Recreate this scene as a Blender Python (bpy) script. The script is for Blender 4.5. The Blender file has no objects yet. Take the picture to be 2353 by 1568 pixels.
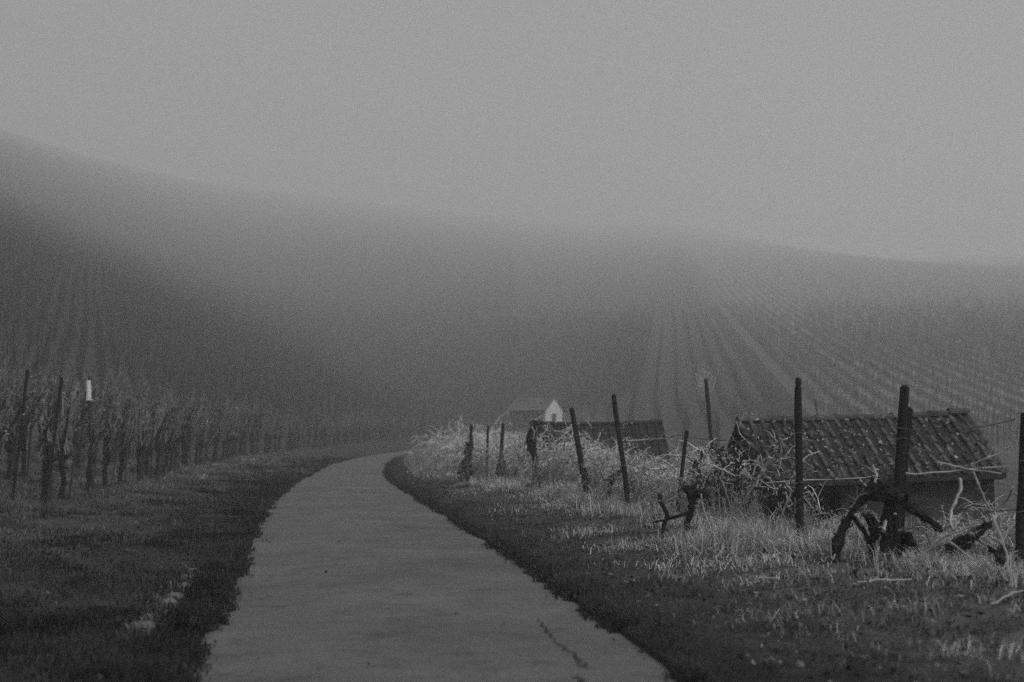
import bpy, math, random
import numpy as np
from mathutils import Vector, Matrix

random.seed(7)
rng = np.random.default_rng(11)
S = bpy.context.scene
COL = S.collection
R = math.radians

# ------------------------------------------------------------------ camera
EYE = 1.6                      # eye height above the lane
FPX, CX, CY, YH = 3268.0, 1176.5, 784.0, 987.0     # focal length, centre, horizon row (2353 x 1568 picture)
PITCH = math.atan((YH - CY) / FPX)
cam = bpy.data.cameras.new('camera')
cam.lens, cam.sensor_width = 50.0, 36.0
cam.clip_start, cam.clip_end = 0.1, 6000
cam.dof.use_dof = True
cam.dof.focus_distance = 19.0
cam.dof.aperture_fstop = 1.3
co = bpy.data.objects.new('camera', cam)
COL.objects.link(co)
co.location = (0, 0, EYE)
co.rotation_euler = (math.pi / 2 + PITCH, 0, 0)
S.camera = co

# ------------------------------------------------------------------ sky, sun, exposure
SUN_EL, SUN_AZ = 52.0, 140.0     # veiled sun over the right shoulder
w = bpy.data.worlds.new('World'); S.world = w; w.use_nodes = True
nt = w.node_tree; nt.nodes.clear()
sky = nt.nodes.new('ShaderNodeTexSky'); sky.sky_type = 'NISHITA'; sky.sun_disc = False
sky.sun_elevation = R(SUN_EL); sky.sun_rotation = R(SUN_AZ)
sky.air_density, sky.dust_density, sky.ozone_density, sky.altitude = 1.0, 4.0, 1.0, 200
bw = nt.nodes.new('ShaderNodeRGBToBW')
bg = nt.nodes.new('ShaderNodeBackground'); bg.inputs['Strength'].default_value = 0.08
wo = nt.nodes.new('ShaderNodeOutputWorld')
nt.links.new(sky.outputs[0], bw.inputs[0]); # an overcast dome: brightness climbs evenly from horizon to zenith (1 + 2 sin elevation)
geo = nt.nodes.new('ShaderNodeTexCoord'); sx_ = nt.nodes.new('ShaderNodeSeparateXYZ'); ov = nt.nodes.new('ShaderNodeMapRange')
ov.inputs[1].default_value = 0.0; ov.inputs[2].default_value = 1.0; ov.inputs[3].default_value = 1.0; ov.inputs[4].default_value = 3.0
om_ = nt.nodes.new('ShaderNodeMath'); om_.operation = 'MULTIPLY'
nt.links.new(geo.outputs['Generated'], sx_.inputs[0]); nt.links.new(sx_.outputs['Z'], ov.inputs[0])
nt.links.new(bw.outputs[0], om_.inputs[0]); nt.links.new(ov.outputs[0], om_.inputs[1])
nt.links.new(om_.outputs[0], bg.inputs['Color']); nt.links.new(bg.outputs[0], wo.inputs['Surface'])
sl = bpy.data.lights.new('sun', 'SUN'); sl.energy = 1.4; sl.angle = R(25); sl.color = (1, 1, 1)
so = bpy.data.objects.new('sun', sl); COL.objects.link(so)
sd = Vector((math.sin(R(SUN_AZ)) * math.cos(R(SUN_EL)), math.cos(R(SUN_AZ)) * math.cos(R(SUN_EL)), math.sin(R(SUN_EL))))
so.rotation_euler = sd.to_track_quat('Z', 'Y').to_euler()
S.view_settings.view_transform = 'Standard'; S.view_settings.look = 'None'
S.view_settings.gamma = 1.0; S.view_settings.use_curve_mapping = False
S.view_settings.exposure = -0.3
S.cycles.max_bounces = 5; S.cycles.volume_bounces = 2; S.cycles.diffuse_bounces = 2
S.cycles.transparent_max_bounces = 4
S.cycles.use_denoising = False
HAZE = 0.0017
ALB = 0.6

# ------------------------------------------------------------------ helpers
def tag(o, label=None, cat=None, group=None, kind=None):
    if label: o['label'] = label
    if cat: o['category'] = cat
    if group: o['group'] = group
    if kind: o['kind'] = kind
    return o

def empty(name, loc=(0, 0, 0), rz=0.0):
    o = bpy.data.objects.new(name, None); COL.objects.link(o)
    o.location = loc; o.rotation_euler = (0, 0, rz); o.empty_display_size = 0.1
    return o

class MB:
    """collects tubes, boxes and patches; build() links them as one mesh object"""
    def __init__(s): s.v, s.f = [], []
    def tube(s, pts, rad, n=6, cap=True, jit=0.0):
        pts = [Vector(p) for p in pts]
        if not isinstance(rad, (list, tuple)): rad = [rad] * len(pts)
        b = len(s.v); k = len(pts)
        prev = None
        for i, p in enumerate(pts):
            d = (pts[min(i + 1, k - 1)] - pts[max(i - 1, 0)])
            if d.length < 1e-9: d = Vector((0, 0, 1))
            d.normalize()
            if prev is None:
                a = d.cross(Vector((0.31, 0.9, 0.2)))
                if a.length < 1e-3: a = d.cross(Vector((1, 0, 0)))
            else:
                a = prev - d * prev.dot(d)
                if a.length < 1e-4: a = d.cross(Vector((1, 0.2, 0)))
            a.normalize(); prev = a; c = d.cross(a)
            for j in range(n):
                t = 2 * math.pi * j / n
                r = rad[i] * (1 + (random.uniform(-jit, jit) if jit else 0))
                s.v.append(tuple(p + a * (r * math.cos(t)) + c * (r * math.sin(t))))
        for i in range(k - 1):
            for j in range(n):
                j2 = (j + 1) % n
                s.f.append((b + i * n + j, b + i * n + j2, b + (i + 1) * n + j2, b + (i + 1) * n + j))
        if cap:
            s.f.append(tuple(b + j for j in reversed(range(n))))
            s.f.append(tuple(b + (k - 1) * n + j for j in range(n)))
        return s
    def box(s, x0, x1, y0, y1, z0, z1, M=None):
        b = len(s.v)
        for z in (z0, z1):
            for x, y in ((x0, y0), (x1, y0), (x1, y1), (x0, y1)):
                p = Vector((x, y, z)); s.v.append(tuple(M @ p if M else p))
        for q in ((0, 3, 2, 1), (4, 5, 6, 7), (0, 1, 5, 4), (1, 2, 6, 5), (2, 3, 7, 6), (3, 0, 4, 7)):
            s.f.append(tuple(b + i for i in q))
        return s
    def prism(s, poly, axis_vec):
        """polygon (list of 3D points) extruded along a vector"""
        b = len(s.v); n = len(poly); a = Vector(axis_vec)
        for p in poly: s.v.append(tuple(p))
        for p in poly: s.v.append(tuple(Vector(p) + a))
        s.f.append(tuple(b + i for i in range(n))); s.f.append(tuple(b + n + i for i in reversed(range(n))))
        for i in range(n):
            j = (i + 1) % n
            s.f.append((b + i, b + n + i, b + n + j, b + j))
        return s
    def mesh(s, name, m):
        me = bpy.data.meshes.new(name); me.from_pydata(s.v, [], s.f); me.update()
        me.materials.append(m); return me
    def build(s, name, m, parent=None, smooth=False):
        me = s.mesh(name, m)
        if smooth: me.shade_smooth()
        o = bpy.data.objects.new(name, me); COL.objects.link(o); o.parent = parent
        return o

def obj_from(name, me, parent=None):
    o = bpy.data.objects.new(name, me); COL.objects.link(o); o.parent = parent; return o

def np_mesh(name, V, F, m, tone=None, smooth=False):
    """V (n,3), F (k,3 or 4) -> object; tone = per vertex grey factor"""
    me = bpy.data.meshes.new(name)
    V = np.ascontiguousarray(V, dtype=np.float32); F = np.ascontiguousarray(F, dtype=np.int32)
    k, c = F.shape
    me.vertices.add(len(V)); me.vertices.foreach_set('co', V.ravel())
    me.loops.add(k * c); me.loops.foreach_set('vertex_index', F.ravel())
    me.polygons.add(k); me.polygons.foreach_set('loop_start', np.arange(0, k * c, c, dtype=np.int32))
    me.polygons.foreach_set('loop_total', np.full(k, c, dtype=np.int32))
    if tone is not None:
        at_ = me.attributes.new('tone', 'FLOAT', 'POINT'); at_.data.foreach_set('value', np.ascontiguousarray(tone, dtype=np.float32))
    me.update(calc_edges=True)
    if smooth: me.shade_smooth()
    me.materials.append(m)
    o = bpy.data.objects.new(name, me); COL.objects.link(o); return o

def copy_tree(o, parent=None):
    c = o.copy(); COL.objects.link(c); c.parent = parent
    for ch in o.children: copy_tree(ch, c)
    return c

# ------------------------------------------------------------------ materials (all grey: the photograph is black and white)
def mat(name, base, var=0.35, trans=0.0, *, scale=6.0, rough=0.9, bump=0.0, bscale=None, tone=False, rand=0.0, patch=0.0, detail=6.0, spec=0.25, stretch=None):
    m = bpy.data.materials.new(name); m.use_nodes = True
    n = m.node_tree.nodes; l = m.node_tree.links
    b = n['Principled BSDF']; b.inputs['Roughness'].default_value = rough
    b.inputs['Specular IOR Level'].default_value = spec
    tc = n.new('ShaderNodeTexCoord'); src = tc.outputs['Object']
    if stretch:
        mp = n.new('ShaderNodeMapping'); mp.inputs['Scale'].default_value = stretch
        l.new(src, mp.inputs['Vector']); src = mp.outputs['Vector']
    nz = n.new('ShaderNodeTexNoise'); nz.inputs['Scale'].default_value = scale; nz.inputs['Detail'].default_value = detail
    nz.inputs['Roughness'].default_value = 0.65
    l.new(src, nz.inputs['Vector'])
    mr = n.new('ShaderNodeMapRange'); mr.inputs[1].default_value = 0.3; mr.inputs[2].default_value = 0.7
    alb = base * (1 if name in ('limewash', 'white sleeve') else ALB * 1.5 if 'bramble' in name or 'withered' in name else ALB); mr.inputs[3].default_value = alb * (1 - var); mr.inputs[4].default_value = alb * (1 + var)
    l.new(nz.outputs['Fac'], mr.inputs[0]); out = mr.outputs[0]
    if tone:
        a = n.new('ShaderNodeAttribute'); a.attribute_name = 'tone'
        mu = n.new('ShaderNodeMath'); mu.operation = 'MULTIPLY'
        l.new(out, mu.inputs[0]); l.new(a.outputs['Fac'], mu.inputs[1]); out = mu.outputs[0]
    if rand:
        oi = n.new('ShaderNodeObjectInfo')
        m2 = n.new('ShaderNodeMapRange'); m2.inputs[3].default_value = 1 - rand; m2.inputs[4].default_value = 1 + rand
        l.new(oi.outputs['Random'], m2.inputs[0])
        mu = n.new('ShaderNodeMath'); mu.operation = 'MULTIPLY'
        l.new(out, mu.inputs[0]); l.new(m2.outputs[0], mu.inputs[1]); out = mu.outputs[0]
    if patch:
        ge = n.new('ShaderNodeNewGeometry'); n3 = n.new('ShaderNodeTexNoise'); n3.inputs['Scale'].default_value = 2.2; n3.inputs['Detail'].default_value = 7; n3.inputs['Roughness'].default_value = .75
        m3 = n.new('ShaderNodeMapRange'); m3.inputs[1].default_value = .38; m3.inputs[2].default_value = .66; m3.inputs[3].default_value = 1 - patch; m3.inputs[4].default_value = 1 + 2 * patch
        l.new(ge.outputs['Position'], n3.inputs['Vector']); l.new(n3.outputs['Fac'], m3.inputs[0])
        mu = n.new('ShaderNodeMath'); mu.operation = 'MULTIPLY'; l.new(out, mu.inputs[0]); l.new(m3.outputs[0], mu.inputs[1]); out = mu.outputs[0]
    l.new(out, b.inputs['Base Color'])
    if trans:
        tl = n.new('ShaderNodeBsdfTranslucent'); mx = n.new('ShaderNodeMixShader'); mx.inputs[0].default_value = trans
        l.new(out, tl.inputs['Color']); l.new(b.outputs[0], mx.inputs[1]); l.new(tl.outputs[0], mx.inputs[2])
        l.new(mx.outputs[0], n['Material Output'].inputs['Surface'])
    if bump:
        bn = n.new('ShaderNodeBump'); bn.inputs['Strength'].default_value = bump; bn.inputs['Distance'].default_value = 0.02
        n2 = n.new('ShaderNodeTexNoise'); n2.inputs['Scale'].default_value = bscale or scale * 4; n2.inputs['Detail'].default_value = 8
        l.new(src, n2.inputs['Vector']); l.new(n2.outputs['Fac'], bn.inputs['Height']); l.new(bn.outputs[0], b.inputs['Normal'])
    return m

M = dict(
    bark=mat('dark vine bark', 0.012, 0.5, scale=14, bump=0.8, bscale=40, stretch=(1, 1, 0.3)),
    bark_far=mat('vine wood', 0.03, 0.4, scale=5),
    cane=mat('vine cane', 0.27, 0.35, scale=9, tone=False, rand=0.3),
    cane_dark=mat('old vine arm', 0.035, 0.4, scale=8, rand=0.3),
    cane_pale=mat('bleached cane', 0.46, 0.35, scale=8),
    post=mat('weathered post', 0.018, 0.5, scale=5, bump=0.7, bscale=30, stretch=(1, 1, 0.12)),
    stake=mat('thin stake', 0.05, 0.4, scale=6, rand=0.4),
    tile=mat('old clay tile', 0.065, 0.6, scale=5, rough=0.75, bump=0.4, bscale=40, patch=0.6, rand=0.55, spec=0.35),
    tile_dark=mat('mossy tile', 0.025, 0.5, patch=0.6, scale=5, rough=0.8, bump=0.4, bscale=40, rand=0.4),
    plaster=mat('stained plaster', 0.06, 0.55, scale=2.2, bump=0.5, bscale=18),
    plank=mat('old timber', 0.03, 0.4, scale=4, bump=0.4, bscale=20),
    white=mat('limewash', 0.6, 0.08, scale=1.2),
    roof_far=mat('far roof tile', 0.14, 0.2, scale=3, rand=0.15),
    gutter=mat('zinc gutter', 0.35, 0.1, scale=3, rough=0.5),
    dark=mat('door paint', 0.06, 0.2, scale=3),
    sleeve=mat('white sleeve', 0.55, 0.12, scale=4, rough=0.5),
    grass=mat('verge grass', 1.0, 0.3, 0.4, scale=1.2, tone=True, rough=0.8),
    litter=mat('fallen leaves', 1.0, 0.25, 0.3, scale=20, tone=True, rough=0.85),
    bramble=mat('dead bramble', 0.49, 0.5, scale=5, rand=0.3),
    bramble_leaf=mat('withered leaf', 0.45, 0.5, 0.3, scale=8, rand=0.3),
    ivy=mat('dark ivy stems', 0.012, 0.4, scale=6),
    ivy_leaf=mat('dark ivy leaves', 0.02, 0.6, 0.1, scale=9, rand=0.3),
    weed=mat('dry weed stems', 0.28, 0.5, scale=4, rand=0.35),
    weed_seed=mat('weed seed heads', 0.36, 0.5, 0.3, scale=7, rand=0.35),
    cane_leaf=mat('last vine leaves', 0.26, 0.4, 0.3, scale=6, rand=0.4),
    farvine=mat('hillside vines', 1.0, 0.3, scale=0.5, tone=True),
    stone=mat('pale limestone', 0.15, 0.3, scale=8, bump=0.6, bscale=40, rand=0.2),
    wire=mat('rusty wire', 0.12, 0.2, scale=5, rough=0.6),
    crack=mat('tar seam', 0.018, 0.3, scale=8, rough=0.7),
    track=mat('bare wet track', 0.008, 0.3, scale=0.6),
    soil=mat('damp soil', 0.03, 0.4, scale=2, bump=0.5, bscale=20),
)

# ------------------------------------------------------------------ the lane's edges and the land
def flat(X, Y):
    d = FPX * EYE / (Y - YH)
    return d, (X - CX) / FPX * d
LE = [flat(*p) for p in ((460, 1568), (500, 1480), (535, 1400), (560, 1340), (590, 1260), (606, 1205), (645, 1139), (690, 1103), (734, 1080), (762, 1066), (829, 1050), (931, 1035))]
RE = [flat(*p) for p in ((1540, 1568), (1440, 1480), (1335, 1400), (1240, 1335), (1150, 1270), (1063, 1215), (1000, 1175), (940, 1135), (900, 1108), (886, 1092), (890, 1069), (914, 1049))]
LE = [(-12, 1.0), (0, -0.7)] + LE + [(125, -8.2), (138, -7.0), (150, -4.5), (160, -1.5), (166, 0)]
RE = [(-12, 3.2), (0, 1.95)] + RE + [(104, -6.6), (120, -6.0), (134, -4.4), (145, -2), (160, 1.2), (166, 2.6)]
LEy, LEx = np.array(LE).T; REy, REx = np.array(RE).T

def sstep(a, b, v):
    t = np.clip((v - a) / (b - a), 0, 1); return t * t * (3 - 2 * t)
def sp(v, k): return k * np.logaddexp(0, v / k)

def vnoise(x, y, f, seed=0):
    """cheap smooth value noise, -1..1"""
    x = x * f + seed * 17.3; y = y * f - seed * 9.1
    xi = np.floor(x); yi = np.floor(y); fx = x - xi; fy = y - yi
    fx = fx * fx * (3 - 2 * fx); fy = fy * fy * (3 - 2 * fy)
    def h(a, b):
        t = np.sin(a * 127.1 + b * 311.7 + seed * 74.7) * 43758.5453
        return t - np.floor(t)
    return 2 * ((h(xi, yi) * (1 - fx) + h(xi + 1, yi) * fx) * (1 - fy) + (h(xi, yi + 1) * (1 - fx) + h(xi + 1, yi + 1) * fx) * fy) - 1

def XL(y):
    y = np.asarray(y, float); return np.interp(y, LEy, LEx) - 0.10 * (1 - sstep(15, 60, y)) + (0.04 * vnoise(y, y * 0, 0.55, 41) + 0.02 * vnoise(y, y * 0, 2.1, 42)) * (1 - sstep(40, 70, y))
def XR(y):
    y = np.asarray(y, float); return np.interp(y, REy, REx) + 0.10 * (1 - sstep(15, 60, y)) + (0.03 * vnoise(y, y * 0, 0.5, 43) + 0.02 * vnoise(y, y * 0, 2.0, 44)) * (1 - sstep(40, 70, y))
FY = [-50, 0, 45, 70, 100, 130, 170, 400, 1500]; FX = [-14, -14, -15, -14.5, -12.5, -10, -6, 6, 60]
def terrain(x, y):
    x = np.asarray(x, float); y = np.asarray(y, float)
    xl, xr = XL(y), XR(y)
    off = np.where(x < xl, xl - x, np.where(x > xr, x - xr, -np.minimum(x - xl, xr - x)))    # distance outside the lane
    dl = np.interp(y, FY, FX) - x
    dq = np.clip(dl, 0, 300)
    hl = sp(0.42 * dl, 1.2) + 0.00012 * dq * dq
    u = x - 0.11 * y
    wgt = sstep(0, 1, (u + 20 + 0.3 * np.maximum(0, y - 200)) / (22 + 0.3 * np.maximum(0, y - 200)))
    hr = sp(0.03 * x + 0.122 * y - 15.5, 1.5)
    hh = sp(0.15 * (y - 173), 3.0)
    hc = np.maximum(0, (1 - wgt) * hh + wgt * hr)
    h = (hl ** 4 + hc ** 4) ** 0.25
    h = h + 0.035 * sp(y - 400, 60) * (1 - sstep(0, 260, u)) * sstep(150, 300, y)
    cap = 330.0
    h = cap - sp(cap - h, 5.0)
    h = h * np.maximum(sstep(0, 9, off), sstep(148, 176, y))
    right = x > (xl + xr) / 2
    near = 1 - sstep(60, 90, y)
    bank = np.where(right, 0.18 * sstep(0.4, 2.8, off) - 0.62 * sstep(4.2, 7.0, off), 0.06 * sstep(0.5, 3, off)) * near
    step = np.where(off > 0, 0.03 + 0.05 * sstep(0, 0.35, off), np.where(off > -.01, 0.03, -0.09)) * (1 - sstep(160, 170, y))
    lump = (0.035 * vnoise(x, y, 1.3, 1) + 0.02 * vnoise(x, y, 3.7, 2)) * sstep(0.1, 0.8, off) * (1 - sstep(80, 160, y))
    return h + bank + step + lump
def th(x, y): return float(terrain(x, y))

fw = Vector((0, math.cos(PITCH), math.sin(PITCH))); up = Vector((0, -math.sin(PITCH), math.cos(PITCH)))
def ray(X, Y):
    d = fw + Vector((1, 0, 0)) * ((X - CX) / FPX) - up * ((Y - CY) / FPX)
    return d / d.y
def at(X, Y):
    """where the line of sight through a picture point meets the ground"""
    d = ray(X, Y); ys = np.concatenate([np.arange(5, 60, 0.05), np.arange(60, 500, 0.5)])
    g = EYE + d.z * ys - terrain(d.x * ys, ys)
    i = np.argmax(g < 0)
    y = ys[i] if g[i] < 0 else 200.0
    return Vector((d.x * y, y, th(d.x * y, y)))
def atd(X, Y, y):
    d = ray(X, Y); return Vector((d.x * y, y, EYE + d.z * y))

# ------------------------------------------------------------------ ground: one sheet to beyond the hill crest
def axis(pieces):
    a = []
    for lo, hi, st in pieces: a += list(np.arange(lo, hi, st))
    return np.array(a + [pieces[-1][1]])
ax_r = axis([(0.0, 0.4, 0.1), (0.4, 8, 0.14), (8, 20, 0.4), (20, 60, 1.2), (60, 200, 5), (200, 960, 40)])
gx = np.concatenate([-ax_r[::-1], [0.0], ax_r])
gy = axis([(-60, 0, 4), (0, 6, 0.5), (6, 40, 0.14), (40, 90, 0.5), (90, 220, 1.5), (220, 420, 5), (420, 900, 15), (900, 1900, 50)])
GX, GY = np.meshgrid(gx, gy)
half_ = len(ax_r)
LX, RX0 = XL(gy)[:, None], XR(gy)[:, None]
GX = np.concatenate([LX + GX[:, :half_] - 0.0005, LX + 0.02, RX0 - 0.02, RX0 + GX[:, half_ + 1:] + 0.0005], 1)
GY = np.repeat(gy[:, None], GX.shape[1], 1)
GZ = terrain(GX, GY)
nx_, ny_ = GX.shape[1], len(gy)
idx = np.arange(nx_ * ny_).reshape(ny_, nx_)
F = np.stack([idx[:-1, :-1], idx[:-1, 1:], idx[1:, 1:], idx[1:, :-1]], -1).reshape(-1, 4)
gm = bpy.data.materials.new('vineyard ground'); gm.use_nodes = True
n = gm.node_tree.nodes; l = gm.node_tree.links; b = n['Principled BSDF']; b.inputs['Roughness'].default_value = 0.95; b.inputs['Specular IOR Level'].default_value = 0.15
tc = n.new('ShaderNodeTexCoord')
def noise(scale, det=6):
    z = n.new('ShaderNodeTexNoise'); z.inputs['Scale'].default_value = scale; z.inputs['Detail'].default_value = det; z.inputs['Roughness'].default_value = 0.7
    l.new(tc.outputs['Object'], z.inputs['Vector']); return z.outputs['Fac']
def mrange(f, a, b_, c, d):
    z = n.new('ShaderNodeMapRange'); z.inputs[1].default_value = a; z.inputs[2].default_value = b_; z.inputs[3].default_value = c; z.inputs[4].default_value = d
    l.new(f, z.inputs[0]); return z.outputs[0]
def math_(op, a, b_):
    z = n.new('ShaderNodeMath'); z.operation = op
    for k, v in ((0, a), (1, b_)):
        if isinstance(v, float): z.inputs[k].default_value = v
        else: l.new(v, z.inputs[k])
    return z.outputs[0]
va = n.new('ShaderNodeAttribute'); va.attribute_name = 'tone'
mix = math_('MULTIPLY', math_('MULTIPLY', mrange(noise(0.9), 0.3, 0.7, 0.55 * ALB, 1.45 * ALB), mrange(noise(9.0, 8), 0.3, 0.7, 0.6, 1.4)), va.outputs['Fac'])
# grassed alleys between the right-hand rows
sxyz = n.new('ShaderNodeSeparateXYZ'); l.new(tc.outputs['Object'], sxyz.inputs[0])
uu = math_('SUBTRACT', sxyz.outputs['X'], math_('MULTIPLY', sxyz.outputs['Y'], 0.11))
wv = math_('ADD', math_('MULTIPLY', math_('COSINE', math_('ADD', math_('MULTIPLY', uu, 2 * math.pi / 2.5), math_('MULTIPLY', mrange(noise(0.6, 3), 0.3, 0.7, -1.0, 1.0), 0.5)), 0.0), 0.5), 0.5)
al = n.new('ShaderNodeAttribute'); al.attribute_name = 'alley'
strp = math_('MULTIPLY', math_('MULTIPLY', math_('POWER', wv, 2.2), mrange(noise(0.25, 4), 0.35, 0.65, 0.3, 1.3)), math_('MULTIPLY', al.outputs['Fac'], 2.0))
mix = math_('MULTIPLY', mix, math_('ADD', strp, 1.0))
l.new(mix, b.inputs['Base Color'])
bn = n.new('ShaderNodeBump'); bn.inputs['Strength'].default_value = 0.6; bn.inputs['Distance'].default_value = 0.04
l.new(noise(14.0, 8), bn.inputs['Height']); l.new(bn.outputs[0], b.inputs['Normal'])
# land cover: dark turf by the lane, drier ground on the right bank, grassed alleys and bare strips between the right-hand rows
def cover(x, y):
    xl, xr = XL(y), XR(y)
    off = np.where(x < xl, xl - x, x - xr); right = x > (xl + xr) / 2
    u = x - 0.11 * y
    c = np.full_like(x, 0.05)
    c = np.where(right, 0.055 + 0.05 * sstep(.6, 2.6, off), 0.045 + 0.03 * sstep(.8, 3.5, off))
    c = c * (0.4 + 0.6 * sstep(0.2, 0.8, off))                         # dark damp soil, with the lane edge's shadow strip put into the tone
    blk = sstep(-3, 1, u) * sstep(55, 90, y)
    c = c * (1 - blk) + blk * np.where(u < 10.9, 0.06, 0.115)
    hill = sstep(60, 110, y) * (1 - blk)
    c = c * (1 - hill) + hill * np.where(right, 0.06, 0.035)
    return c
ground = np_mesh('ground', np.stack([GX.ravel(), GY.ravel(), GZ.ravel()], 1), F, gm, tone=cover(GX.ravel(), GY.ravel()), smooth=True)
au = GX.ravel() - .11 * GY.ravel()
aa = ground.data.attributes.new('alley', 'FLOAT', 'POINT'); aa.data.foreach_set('value', (sstep(15.5, 19, au) * sstep(110, 140, GY.ravel())).astype(np.float32))
tag(ground, 'rising vineyard ground with grassy verges and bare hillside', kind='structure')

# ------------------------------------------------------------------ the lane
yy = np.concatenate([np.arange(-10, 40, 0.12), np.arange(40, 164, 0.5)])
wob = 0.05 * vnoise(yy, yy * 0, 1.6, 3) + 0.05 * vnoise(yy, yy * 0, 4.0, 4)
wob2 = 0.05 * vnoise(yy, yy * 0, 1.4, 5) + 0.05 * vnoise(yy, yy * 0, 4.4, 6)
xl = XL(yy) - 0.05; xr = XR(yy) + 0.05
ts = np.linspace(0, 1, 15)
RX = xl[:, None] * (1 - ts) + xr[:, None] * ts
RZ = 0.03 * (1 - (2 * ts - 1) ** 2)[None, :] * np.ones_like(RX) - 0.02 + 0.0015 * vnoise(RX, np.repeat(yy[:, None], 15, 1), 0.7, 9)
RYm = np.repeat(yy[:, None], 15, 1)
idx = np.arange(len(yy) * 15).reshape(len(yy), 15)
F = np.stack([idx[:-1, :-1], idx[:-1, 1:], idx[1:, 1:], idx[1:, :-1]], -1).reshape(-1, 4)
rm = bpy.data.materials.new('worn asphalt'); rm.use_nodes = True
n = rm.node_tree.nodes; l = rm.node_tree.links; b = n['Principled BSDF']; b.inputs['Roughness'].default_value = 0.85; b.inputs['Specular IOR Level'].default_value = 0.3
tc = n.new('ShaderNodeTexCoord')
a1 = mrange(noise(0.5, 6), 0.3, 0.7, 0.7, 1.28)
a2 = mrange(noise(45.0, 5), 0.3, 0.7, 0.65, 1.35)
a3 = mrange(noise(2.2, 7), 0.52, 0.70, 1.05, 0.62)
a4 = mrange(noise(6.0, 3), 0.66, 0.70, 1.0, 0.4)
l.new(math_('MULTIPLY', math_('MULTIPLY', math_('MULTIPLY', a1, a2), math_('MULTIPLY', a3, a4)), 0.082), b.inputs['Base Color'])
bn = n.new('ShaderNodeBump'); bn.inputs['Strength'].default_value = 0.35; bn.inputs['Distance'].default_value = 0.01
l.new(noise(90.0, 3), bn.inputs['Height']); l.new(bn.outputs[0], b.inputs['Normal'])
road = np_mesh('road', np.stack([RX.ravel(), RYm.ravel(), RZ.ravel()], 1), F, rm, smooth=True)
tag(road, 'narrow worn asphalt lane bending right between vineyards', kind='structure')
def road_z(x, y):
    t = np.clip((x - XL(y)) / (XR(y) - XL(y)), 0, 1); return 0.03 * (1 - (2 * t - 1) ** 2) - 0.02
def ribbon(px, wd, name, m, parent, z=0.012):
    pts = [flat(*p) for p in px]; out = []
    for i in range(len(pts) - 1):
        for k in range(6):
            t = k / 6; y = pts[i][0] * (1 - t) + pts[i + 1][0] * t; x = pts[i][1] * (1 - t) + pts[i + 1][1] * t
            out.append((x + random.uniform(-0.03, 0.03), y))
    mb = MB()
    for i, (x, y) in enumerate(out):
        wv = wd * random.uniform(0.3, 1.5); zz = float(road_z(x, y)) + z
        mb.v += [(x - wv, y, zz), (x + wv, y, zz)]
        if i: b0 = len(mb.v); mb.f.append((b0 - 4, b0 - 3, b0 - 1, b0 - 2))
    return mb.build(name, m, parent)
ribbon([(1238, 1418), (1262, 1448), (1290, 1478), (1318, 1500), (1352, 1530)], 0.009, 'crack', M['crack'], road)
ribbon([(1318, 1548), (1336, 1556), (1350, 1572), (1372, 1610)], 0.013, 'crack', M['crack'], road)
ribbon([(1330, 1520), (1352, 1532), (1376, 1530)], 0.007, 'crack', M['crack'], road)
# dark bare track up the right-hand hillside
ty = np.arange(135, 400, 2.0); u0 = 12.5
TV = []; 
for k in (-1.5, -0.5, 0.5, 1.5):
    tx = u0 + k + 0.11 * ty; TV.append(np.stack([tx, ty, terrain(tx, ty) + 0.14], 1))
TV = np.stack(TV, 1); idx = np.arange(len(ty) * 4).reshape(len(ty), 4)
F = np.stack([idx[:-1, :-1], idx[:-1, 1:], idx[1:, 1:], idx[1:, :-1]], -1).reshape(-1, 4)
tr = np_mesh('path', TV.reshape(-1, 3), F, M['track'], smooth=True)
tag(tr, 'dark bare track running straight up the right hillside', kind='structure')

# ------------------------------------------------------------------ mass geometry helpers
def prisms(P0, P1, r0, r1, tone=None):
    """three-sided sticks from P0 to P1"""
    P0 = np.asarray(P0, float); P1 = np.asarray(P1, float); N = len(P0)
    d = P1 - P0; d /= np.linalg.norm(d, axis=1)[:, None] + 1e-9
    a = np.cross(d, np.array([0.36, 0.9, 0.21])); a /= np.linalg.norm(a, axis=1)[:, None] + 1e-9
    c = np.cross(d, a)
    r0 = np.broadcast_to(r0, (N,))[:, None]; r1 = np.broadcast_to(r1, (N,))[:, None]
    V = np.empty((N, 6, 3))
    for j in range(3):
        t = 2 * math.pi * j / 3; o = a * math.cos(t) + c * math.sin(t)
        V[:, j] = P0 + o * r0; V[:, 3 + j] = P1 + o * r1
    base = (np.arange(N) * 6)[:, None, None]
    F = np.array([[0, 1, 4, 3], [1, 2, 5, 4], [2, 0, 3, 5]])[None] + base
    T = None if tone is None else np.repeat(np.broadcast_to(tone, (N,)), 6)
    return V.reshape(-1, 3), F.reshape(-1, 4), T
def join(parts):
    Vs, Fs, Ts, o = [], [], [], 0
    for V, F, T in parts:
        Vs.append(V); Fs.append(F + o); Ts.append(T if T is not None else np.ones(len(V))); o += len(V)
    return np.concatenate(Vs), np.concatenate(Fs), np.concatenate(Ts)

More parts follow.
